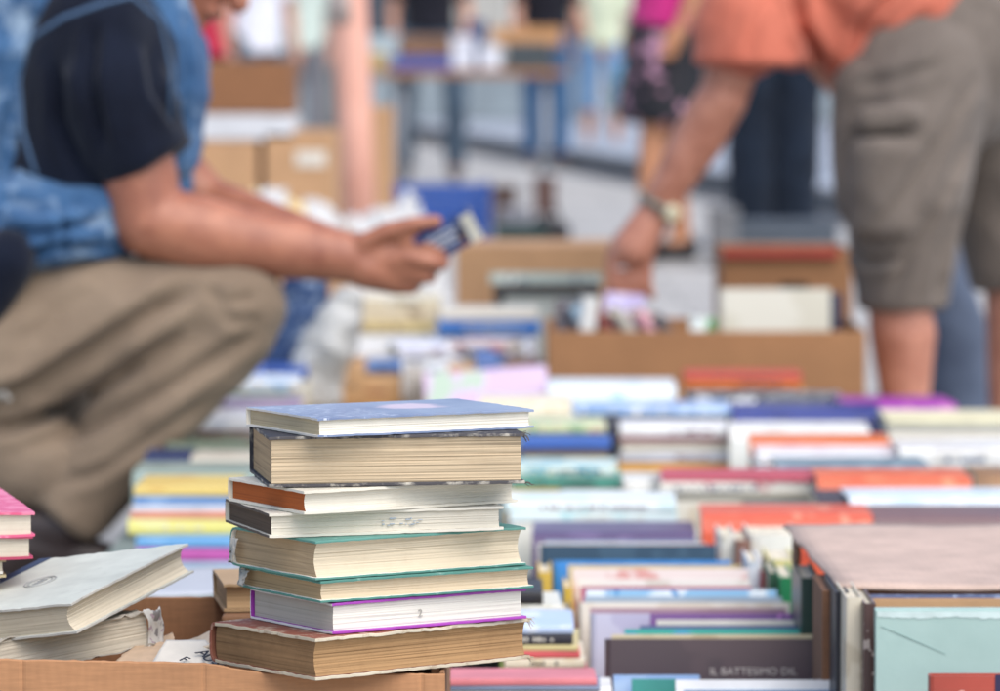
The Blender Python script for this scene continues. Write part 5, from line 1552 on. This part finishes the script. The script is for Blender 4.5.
# tan box behind it
B2 = carton_box('tan cardboard box behind the framed picture, left of the reaching hand', 456, 642, 248, 9.55, 0.36, None, CARD3, yaw=0, open_=False)
# framed pictures leaning on it
fr = empty('picture_frame', (P(546, 300, 9.3).x, 9.30, 0)); tag(fr, 'dark framed picture with pale mat leaning on the tan cardboard box', 'picture')
def frm(parent, x0, x1, yt, yb, D, wpx, mat_f, mat_in):
    a, b_ = P(x0, yt, D), P(x1, yb, D); o_ = Vector(parent.location); w = wpx / S(D)
    m_ = MB(); ax, bx_, zt_, zb_ = a.x - o_.x, b_.x - o_.x, a.z, b_.z
    y_ = D - o_.y
    m_.box(ax, bx_, y_, y_ + 0.02, zt_ - w, zt_); m_.box(ax, bx_, y_, y_ + 0.02, zb_, zb_ + w)
    m_.box(ax, ax + w, y_, y_ + 0.02, zb_ + w + 0.0005, zt_ - w - 0.0005); m_.box(bx_ - w, bx_, y_, y_ + 0.02, zb_ + w + 0.0005, zt_ - w - 0.0005)
    m_.build('frame', mat_f, parent)
    m_ = MB(); m_.box(ax + w + 0.0005, bx_ - w - 0.0005, y_ + 0.008, y_ + 0.016, zb_ + w + 0.0005, zt_ - w - 0.0005); m_.build('picture', mat_in, parent)
frm(fr, 494, 600, 285, 372, 9.3, 9, m_plain('#2a2e36', 0.4), J('#c9ccc2', '#aab2ac', None, 9))
up('grey green magazine lying across the dark framed picture', 490, 602, 273, 9.2, 0.012, 0.022, J('#a9b8b0', '#c6cfc6', '#7f8f94', 20), 'up_fore', stand=None, group='papers beside the tan box')
# open box behind right
B3 = carton_box('open cardboard box with a red rim behind the large white book', 722, 852, 250, 9.7, 0.35, None, CARD2, fill=0.2)
m_ = MB(); a = P(722, 250, 9.7); b_ = P(838, 250, 9.7); m_.box(a.x - B3.location.x, b_.x - B3.location.x, -0.014, -0.002, a.z - 0.016, a.z + 0.004); m_.build('red_strip', m_plain('#a8382c', 0.5), B3)
m_ = MB(); a = P(780, 283, 9.7); b_ = P(808, 291, 9.7); m_.box(a.x - B3.location.x, b_.x - B3.location.x, -0.005, -0.001, b_.z, a.z); m_.build('hand_hole_shade', m_plain('#2c2018', 0.9), B3)  # dark plate on the panel, painted for the shade inside the opening
# bundle of denim behind the bending man's legs
bd = empty('clothes_bundle', (P(950, 400, 9.4).x, 9.4, 0)); tag(bd, 'blue grey denim bundle standing behind the bending man\'s legs', 'clothes')
Mo = Vector(bd.location)
blob('cloth', [(q(948, 265, 9.4), q(950, 330, 9.4), 0.045, 0.075), (q(950, 330, 9.4), q(952, 420, 9.4), 0.075, 0.085), (q(952, 420, 9.4), q(952, 444, 9.4), 0.09, 0.085)], m_fabric('blue_grey_denim', '#4a5468', '#5f6b80', 7), bd, 0.009, 4, 0.007, (10, 10, 4), 3)

# second low board with loose papers and magazines (left of the long box)
d2 = empty('display_board', (-0.13, 8.75, 0)); tag(d2, 'second low board with loose magazines, farther back under the outstretched arm', 'board')
m_ = MB(); m_.box(-0.40, 0.17, -0.55, 0.75, 0.125, 0.15); bevel(m_.build('board_top', m_card('#94754e', 'plywood'), d2), 0.003)
for lx in (-0.38, 0.15):
    for ly in (-0.52, 0.72):
        m_ = MB(); m_.box(lx - 0.02, lx + 0.02, ly - 0.02, ly + 0.02, 0, 0.125); m_.build('leg', m_card('#94754e', 'plywood'), d2)
GM = 'books and magazines on the second board'
pile(9.15, [(352, 440, 297, 308, J('#e0d3b4', '#e9dfc8', None, 14), 's', 'cream book topmost of the pile under the holding hand'),
            (350, 440, 308.5, 322, J('#ddccaa', '#b09a7a', None, 26, 0.62), 's', 'sand coloured book with a brown mark under the holding hand'),
            (348, 436, 322.5, 332, '#e2cd8e', 's', 'soft yellow book under the sand coloured one'),
            (346, 436, 332.5, 346, J('#e2e2e0', '#c9cdd4', None, 20), 's', 'white magazine at the foot of the cream pile')], 0.2, 0.15, group=GM)
pile(9.0, [(440, 538, 310, 320, J('#e4dccb', '#d6cbb4', None, 20), 's', 'cream booklet on top of the bright blue folder'),
           (438, 540, 320.5, 335, J('#3a78c4', '#2f68b4', None, 10), 's', 'bright blue folder in the magazine heap'),
           (430, 536, 335.5, 350, J('#d9dce2', '#7f8fa8', '#a85a5a', 30, 0.54), 's', 'white magazine with blue print under the bright blue folder')], 0.18, 0.15, group=GM)
pile(8.65, [(452, 506, 343, 352, J('#e6d8d6', '#c98f8a', None, 30), 's', 'rose and white magazine right in the heap'),
            (448, 510, 352.5, 366, J('#d5d5d8', '#3f5f94', '#d9cdb8', 30, 0.5), 's', 'white and navy magazine under the rose one')], 0.16, 0.15, yaw0=-12, group=GM)
pile(8.55, [(398, 452, 345, 358, J('#dfe0e8', '#c9cbe0', None, 16), 's', 'lavender white magazine in the middle of the heap'),
            (402, 456, 358.5, 372, J('#cdd3da', '#8796ac', None, 26), 's', 'pale grey magazine under the lavender white one')], 0.16, 0.15, yaw0=10, group=GM)
pile(8.6, [(345, 392, 352, 360, '#e0dcd6', 's', 'ivory booklet left in the heap'),
           (345, 395, 360.5, 374, J('#d8cfc0', '#a89a86', None, 24), 's', 'speckled beige booklet under the ivory one')], 0.16, 0.15, yaw0=-6, group=GM)
pile(8.32, [(366, 402, 362, 372, J('#4a6ca4', '#5f80b4', None, 20), 's', 'small denim blue book beside the tan carton'),
            (366, 402, 372.5, 386, '#b58a58', 's', 'small tan book under the denim blue one')], 0.1, 0.15, group=GM)
pile(8.3, [(340, 366, 360, 386, '#b78c5c', 's', 'small tan carton at the near edge of the second board')], 0.1, 0.15, group=GM)
pile(8.3, [(404, 424, 366, 386, J('#a9a096', '#7c746c', None, 30), 's', 'small grey brown book near the middle of the board edge')], 0.1, 0.15, group=GM)
pile(8.28, [(448, 474, 366, 384, '#c08f54', 's', 'small ochre book right of the grey brown one')], 0.1, 0.15, group=GM)
pile(8.3, [(476, 500, 352, 384, J('#2f5796', '#3f68a8', None, 20), 's', 'small cobalt blue book in front of the rose magazine')], 0.08, 0.15, yaw0=20, group=GM)
pile(8.28, [(505, 540, 360, 386, J('#6f4a34', '#8a6448', None, 20), 's', 'small brown book beside the long cardboard box')], 0.1, 0.15, group=GM)
pile(8.25, [(240, 308, 367, 379, J('#3459a8', '#2c4d98', None, 14), 's', 'royal blue book by the plastic bag at the board corner'),
            (240, 310, 379.5, 388, '#c8bfa8', 's', 'beige book under the royal blue one')], 0.12, 0.15, group=GM)
# lilac pamphlet leaning in front
lil = up('large lilac booklet with a pale green patch standing behind the tall stack', 426, 549, 371, 7.72, 0.012, 0.085, J('#cdb2d2', '#d8c0da', '#b0c4b0', 8, 0.6), 'up_fore', lean=20, roll=-4, yaw=0, stand=0.147)

# blue bag and crumpled plastic beside the squatting man's knee
bg = empty('cloth_bag', (P(296, 320, 8.42).x, 8.42, 0.15)); tag(bg, 'dark blue patterned cloth bag behind the squatting man\'s knee', 'bag'); Mo = Vector(bg.location)
blob('bag_body', [(q(305, 285, 8.42), q(298, 330, 8.42), 0.04, 0.055), (q(298, 330, 8.42), q(290, 375, 8.42), 0.055, 0.06)], J('#2c4368', '#42597f', '#75869e', 18, 0.6, 0.9), bg, 0.009, 4, 0.008, (12, 12, 9), 4)
m_ = MB(); m_.tube([q(294, 290, 8.38), q(290, 262, 8.4), q(302, 252, 8.42), q(314, 262, 8.44), q(314, 290, 8.46)], 0.008); m_.build('handle', J('#2f4a7c', '#4a6694', None, 18), bg, True)
def m_plastic():
    m, t, b = new_mat('crumpled_plastic')
    co = coords(t)
    t.links.new(ramp(t, nz(t, co, 16, 5), [(0.3, c('#b5b3ae')), (0.7, c('#d9d8d4'))]), b.inputs['Base Color'])
    b.inputs['Roughness'].default_value = 0.25
    b.inputs['Transmission Weight'].default_value = 0.25
    bump(t, b, nz(t, co, 34, 5, 0.7, 1.2), 0.8, 0.01)
    return m
PLAS = m_plastic()
def crumple(label, pts, seed, mat_, name='plastic_bag', cat='bag', group=None, amp=0.02, vox=0.009, base_z=None):
    px, py, D, _r = pts[0]
    r = empty(name, (P(px, py, D).x, D, 0)); tag(r, label, cat, group)
    global Mo
    Mo = Vector(r.location)
    hs = []
    for a, b_ in zip(pts[:-1], pts[1:]): hs.append((q(a[0], a[1], a[2]), q(b_[0], b_[1], b_[2]), a[3], b_[3]))
    blob('crumpled_sheet', hs, mat_, r, vox, 2, amp, (11, 11, 11), seed, amp * 0.35)
    return r
crumple('crumpled translucent plastic bag beside the blue patterned cloth bag', [(348, 302, 8.32, 0.014), (336, 330, 8.32, 0.030), (322, 368, 8.32, 0.050), (318, 384, 8.32, 0.045)], 3, PLAS)
WHT = m_fabric('white_paper_bag', '#bcbab8', '#cbc9c6', 9); YEL = m_fabric('yellow_paper', '#d6b878', '#e2c78c', 9)
GW = 'crumpled paper on the heap behind the forearm'
hp = carton_box('low tan carton heaped with crumpled paper behind the forearm', 215, 345, 232, 12.4, 0.5, None, CARD3, fill=0.25)
def paper(label, pts, seed, mat_, amp, name='crumpled_paper', cat='paper', group=GW, rag=0.01):
    o = sheet(name, [P(*p) for p in pts], label, cat, mat_, 26, amp, seed, group, 0.001, rag)
    return o
paper('white crumpled paper at the left of the heap, leaning up', ((252, 232, 12.45), (290, 230, 12.45), (286, 186, 12.75), (258, 190, 12.75)), 5, WHT, 0.035)
paper('white crumpled paper at the right of the heap, sloping down', ((300, 234, 12.45), (344, 236, 12.45), (330, 206, 12.8), (304, 202, 12.8)), 8, WHT, 0.035)
paper('yellow crumpled paper at the left end of the heap', ((228, 232, 12.5), (262, 232, 12.5), (256, 192, 12.8), (234, 196, 12.8)), 11, YEL, 0.03)
paper('yellowish crumpled paper between the two white sheets', ((282, 234, 12.42), (308, 234, 12.42), (304, 206, 12.7), (284, 204, 12.7)), 14, YEL, 0.03)
paper('pale rose crumpled paper at the front of the heap', ((264, 236, 12.41), (296, 236, 12.41), (292, 220, 12.6), (268, 218, 12.6)), 19, m_fabric('rose_paper', '#c49c90', '#d2b0a4', 9), 0.025)
crumple('big white plastic sack slumped before the blue crate', [(392, 232, 13.2, 0.05), (390, 250, 13.2, 0.10), (390, 300, 13.2, 0.15), (390, 332, 13.2, 0.13), (390, 328, 13.2, 0.12)], 17, WHT, 'plastic_sack', 'sack', None, 0.03, 0.014)
crumple('small white plastic sack beside the foot of the salmon post', [(356, 236, 13.0, 0.04), (352, 256, 13.0, 0.08), (350, 300, 13.0, 0.12), (350, 328, 13.0, 0.11)], 21, WHT, 'plastic_sack', 'sack', None, 0.025, 0.014)
paper('white plastic sheet with a pointed tip on the big white sack', ((362, 238, 13.0), (430, 240, 13.0), (414, 192, 13.25), (392, 212, 13.3)), 23, WHT, 0.04, 'plastic_sheet', 'sheet', None, 0.02)
paper('white plastic sheet hanging over the small white sack', ((336, 244, 12.85), (384, 244, 12.85), (376, 212, 13.1), (346, 216, 13.1)), 27, WHT, 0.04, 'plastic_sheet', 'sheet', None, 0.02)

# blue plastic crate with slotted sides
cr = empty('plastic_crate', (P(433, 238, 20).x, 20.0, 0)); tag(cr, 'blue plastic crate on the ground before the trestle table', 'crate')
BLU = m_plain('#1c4c9c', 0.4, 0.12, 6)
w_, h_, dp = 107 / S(20), 57 / S(20), 0.34
for (sx, ax) in ((-1, 'x'), (1, 'x'), (-1, 'y'), (1, 'y')):
    m_ = MB()
    if ax == 'y':
        y_ = dp / 2 * (1 + sx) + (0 if sx < 0 else -0.02)
        for k in range(4): m_.box(-w_ / 2, w_ / 2, y_, y_ + 0.02, k * h_ / 4 + 0.003, k * h_ / 4 + h_ / 4 - 0.009)
    else:
        x_ = sx * w_ / 2 - (0.02 if sx > 0 else 0)
        for k in range(4): m_.box(x_, x_ + 0.02, 0.021, dp - 0.021, k * h_ / 4 + 0.003, k * h_ / 4 + h_ / 4 - 0.009)
    for e in (-1, 1):
        if ax == 'y': m_.box(e * w_ / 2 - 0.02, e * w_ / 2 + 0.02, y_ - 0.006, y_ + 0.026, 0, h_)
    bevel(m_.build('side', BLU, cr), 0.003)
m_ = MB(); m_.box(-w_ / 2 + 0.021, w_ / 2 - 0.021, 0.021, dp - 0.021, 0.002, 0.012); m_.build('base', BLU, cr)

# salmon post
po = empty('post', (P(349, 280, 16.0).x, 16.0, 0)); tag(po, 'thick salmon pink post standing left of the trestle table', 'post')
pm, t, b = new_mat('salmon_paint')
t.links.new(ramp(t, nz(t, coords(t), 4, 5), [(0.3, c('#d6967f')), (0.7, c('#e3a994'))]), b.inputs['Base Color']); b.inputs['Roughness'].default_value = 0.55
m_ = MB(); m_.tube([(0.045, 0, 0), (0.02, 0, 0.6), (-0.03, 0, 1.9), (-0.05, 0, 2.4)], 0.064, 20); m_.build('shaft', pm, po, True)
m_ = MB(); m_.tube([(0.046, 0, 0), (0.045, 0, 0.05)], 0.12, 20); m_.build('foot_plate', m_plain('#6a5a54', 0.6), po, True)
m_ = MB(); m_.tube([(-0.005, 0, 0.93), (-0.013, 0, 1.10)], 0.0665, 20); m_.build('grey_band', m_plain('#b9a8a0', 0.6), po, True)

# stacked brown boxes at the left back
GBK = 'cardboard boxes piled at the left back'
def solid_box(label, x0, x1, yt, yb, D, depth, mat_, z0=None, yaw=0, label_patch=None, group=GBK):
    a, b_ = P(x0, yt, D), P(x1, yb, D)
    zb_ = b_.z if z0 is None else z0
    r = empty('cardboard_box', ((a.x + b_.x) / 2, D, zb_)); r.rotation_euler.z = R(yaw); tag(r, label, 'box', group)
    w = b_.x - a.x; H = a.z - zb_
    m_ = MB(); m_.box(-w / 2, w / 2, 0, depth, 0, H); bevel(m_.build('carton', mat_, r), 0.006)
    m_ = MB(); m_.box(-w / 2 + 0.004, w / 2 - 0.004, 0.003, depth / 2 - 0.002, H + 0.0005, H + 0.005); m_.build('flap', mat_, r)
    m_ = MB(); m_.box(-w / 2 + 0.004, w / 2 - 0.004, depth / 2 + 0.002, depth - 0.003, H + 0.0005, H + 0.005); m_.build('flap', mat_, r)
    if label_patch:
        x0_, x1_, y0_, y1_ = label_patch; p0, p1 = P(x0_, y0_, D), P(x1_, y1_, D); o_ = r.location
        m_ = MB(); m_.box(p0.x - o_.x, p1.x - o_.x, -0.004, -0.001, p1.z - o_.z, p0.z - o_.z); m_.build('paper_label', m_plain('#d8d0c2', 0.7), r)
    return r
solid_box('tan carton at the bottom left of the back pile', 160, 258, 142, 330, 14.4, 0.5, CARD3, 0.0)
mr = solid_box('narrow maroon box squeezed between two tan cartons', 251, 263, 141, 330, 14.45, 0.4, m_plain('#5c3230', 0.6), 0.0)
solid_box('tan carton with a white paper label in the back pile', 264, 336, 132, 330, 14.4, 0.5, CARD3, 0.0, 0, (296, 326, 151, 166))
sl = solid_box('flat white box lying across the tan cartons', 196, 294, 116, 140, 14.4, 0.45, m_plain('#c9c9cc', 0.5))
solid_box('big dark brown carton on top of the flat white box', 203, 292, 62, 114, 14.4, 0.45, CARD4)
solid_box('tan carton standing between the salmon post and the table', 366, 392, 108, 200, 17.0, 0.4, CARD3, 0.0)

# trestle table with goods
tb = empty('trestle_table', (P(470, 100, 26.6).x, 26.6, 0)); tag(tb, 'brown topped trestle table with folding metal legs', 'table')
wt = 192 / S(26.6)
m_ = MB(); m_.box(-wt / 2, wt / 2, -0.05, 0.7, 0.70, 0.745); bevel(m_.build('table_top', m_card('#94663f', 'wood_top'), tb), 0.004)
MET = m_plain('#8a8e94', 0.35, 0.1)
for lx in (-wt / 2 + 0.14, wt / 2 - 0.14):
    for ly in (0.02, 0.62):
        m_ = MB(); m_.tube([(lx, ly, 0), (lx + 0.02, ly, 0.70)], 0.022); m_.build('leg', MET, tb, True)
    m_ = MB(); m_.tube([(lx + 0.01, 0.02, 0.3), (lx + 0.01, 0.62, 0.3)], 0.012); m_.build('brace', MET, tb, True)
def on_table(label, x0, x1, yt, yb, D, depth, mat_, name='box', cat='box', group='goods on the trestle table'):
    a, b_ = P(x0, yt, D), P(x1, yb, D)
    r = empty(name, ((a.x + b_.x) / 2, D, b_.z)); tag(r, label, cat, group)
    w = b_.x - a.x; H = a.z - b_.z
    m_ = MB(); m_.box(-w / 2, w / 2, 0, depth, 0, H * 0.8); bevel(m_.build('tray', mat_, r), 0.006)
    m_ = MB(); m_.box(-w / 2 - 0.005, w / 2 + 0.005, -0.005, depth + 0.005, H * 0.8 + 0.001, H); bevel(m_.build('lid', mat_, r), 0.006)
    return r
def ztop_table(): return 0.747
zy_t = 60 + (0.8 - 0.747) * S(26.6)
on_table('flat royal blue box lying on the trestle table', 392, 462, 56, zy_t, 26.56, 0.3, m_plain('#2a4a9c', 0.4))
on_table('brown wooden tray at the back of the trestle table', 400, 462, 36, zy_t, 26.9, 0.25, m_card('#8a6446', 'tray_wood'))
on_table('white lumpy box near the middle of the trestle table', 452, 474, 36, zy_t, 26.55, 0.2, m_plain('#cfcfd8', 0.5))
on_table('small white round topped box on the trestle table', 480, 500, 46, zy_t, 26.55, 0.2, m_plain('#d6d6de', 0.5))
on_table('dark grey and black box at the right of the trestle table', 505, 552, 42, zy_t, 26.6, 0.3, m_plain('#3c4448', 0.5))
on_table('small ochre box at the left end of the trestle table', 368, 386, 52, zy_t, 26.55, 0.2, m_plain('#b5985a', 0.5))
on_table('pale blue box behind the small ochre box', 368, 398, 34, zy_t, 26.9, 0.2, m_plain('#a9b8bc', 0.5))
on_table('dark navy roll standing among white boxes', 468, 486, 20, zy_t, 26.95, 0.2, m_plain('#283a6a', 0.5))
# the far tray of orange wood held by the person in black
tr = on_table('orange wood tray held by the person in black', 492, 562, 27, 44, 33.4, 0.35, m_card('#c08a54', 'orange_wood'), 'tray', 'tray', None)
# small things on the ground between crate and kerb
GG = 'things on the ground beyond the tan box'
on_table('dark brown box on the ground right of the blue crate', 492, 516, 186, 222, 22.0, 0.2, m_plain('#4a342c', 0.7), 'box', 'box', GG)
on_table('grey box standing between dark boxes on the ground', 500, 530, 208, 238, 20.2, 0.2, m_plain('#8a8a90', 0.6), 'box', 'box', GG)
on_table('flat dark green case on the ground before the grey box', 494, 546, 226, 243, 19.7, 0.3, m_plain('#1f3a34', 0.6), 'case', 'case', GG)
on_table('small russet box on the ground behind the black bag', 534, 556, 178, 214, 23.4, 0.2, m_plain('#5a3e36', 0.7), 'box', 'box', GG)
r = empty('handbag', (P(552, 240, 19.9).x, 19.9, 0)); tag(r, 'black handbag on the ground beside the dark green case', 'bag'); Mo = Vector(r.location)
blob('bag_body', [(q(542, 228, 19.9), q(562, 232, 19.9), 0.05, 0.04, dict(side=(0, 0, 1), k=1.2)), (q(540, 234, 19.9), q(564, 235, 19.9), 0.03, 0.03)], m_plain('#1d1c22', 0.5), r, 0.01, 3, 0.004)
m_ = MB(); m_.tube([q(543, 222, 19.9), q(545, 208, 19.9), q(555, 206, 19.9), q(561, 224, 19.9)], 0.008); m_.build('handle', m_plain('#1d1c22', 0.5), r, True)
# grey blue low bin below the dark jeans
on_table('grey blue flat crate at the feet of the figure in dark jeans', 735, 838, 222, 250, 17.6, 0.4, m_plain('#4a535e', 0.6, 0.2), 'crate', 'crate', None)
on_table('dark grey case on the ground left of the grey blue flat crate', 712, 738, 208, 262, 17.3, 0.3, m_plain('#6a6a6c', 0.6), 'case', 'case', None)
# green shopping bag at the woman in calf length jeans
r = empty('shopping_bag', (P(626, 100, 38.4).x, 38.4, 0)); tag(r, 'green shopping bag carried beside the calf length jeans', 'bag'); Mo = Vector(r.location)
blob('bag_body', [(q(626, 82, 38.4), q(627, 108, 38.4), 0.08, 0.12, dict(f1=0.3))], m_plain('#2c7a4a', 0.5), r, 0.015, 3, 0.01)
m_ = MB(); m_.tube([q(620, 80, 38.4), q(622, 66, 38.4), q(630, 66, 38.4), q(632, 80, 38.4)], 0.012); m_.build('handle', m_plain('#2c7a4a', 0.5), r, True)

# market stall with awning in the far background (above the horizon)
def stall(label, x, y, w, hexs, post_hex='#8a8a88'):
    r = empty('market_stall', (x, y, 0)); tag(r, label, 'stall')
    for sx in (-1, 1):
        for sy in (0, 1.6):
            m_ = MB(); m_.tube([(sx * w / 2, sy, 0), (sx * w / 2, sy, 2.3)], 0.03); m_.build('post', m_plain(post_hex, 0.5), r, True)
    m_ = MB(); m_.box(-w / 2, w / 2, 0.1, 1.5, 0.78, 0.82); m_.build('counter', m_card('#8a6a4c', 'counter_wood'), r)
    m_ = MB()
    for a, b_, z0, z1 in ((-0.3, 0.8, 2.2, 2.7), (0.8, 1.9, 2.7, 2.2)):
        m_.add([(-w / 2 - 0.2, a, z0), (w / 2 + 0.2, a, z0), (w / 2 + 0.2, b_, z1), (-w / 2 - 0.2, b_, z1)], [(0, 1, 2, 3)])
    o_ = m_.build('awning', m_plain(hexs, 0.8, 0.1, 2), r); o_.modifiers.new('t', 'SOLIDIFY').thickness = 0.02
    m_ = MB(); m_.box(-w / 2 + 0.02, w / 2 - 0.02, 0.12, 0.135, 0.12, 0.775); m_.build('cloth', m_plain('#8f9aa0', 0.9, 0.2, 3), r)
    return r
stall('market stall under a pale green awning at the far left', -3.2, 44, 3.0, '#9fb09a')
stall('market stall under a cream awning far behind the trestle table', -0.6, 52, 3.4, '#cfc6b0')
stall('market stall under a dark blue awning at the far right', 3.4, 50, 3.2, '#3c4a66')
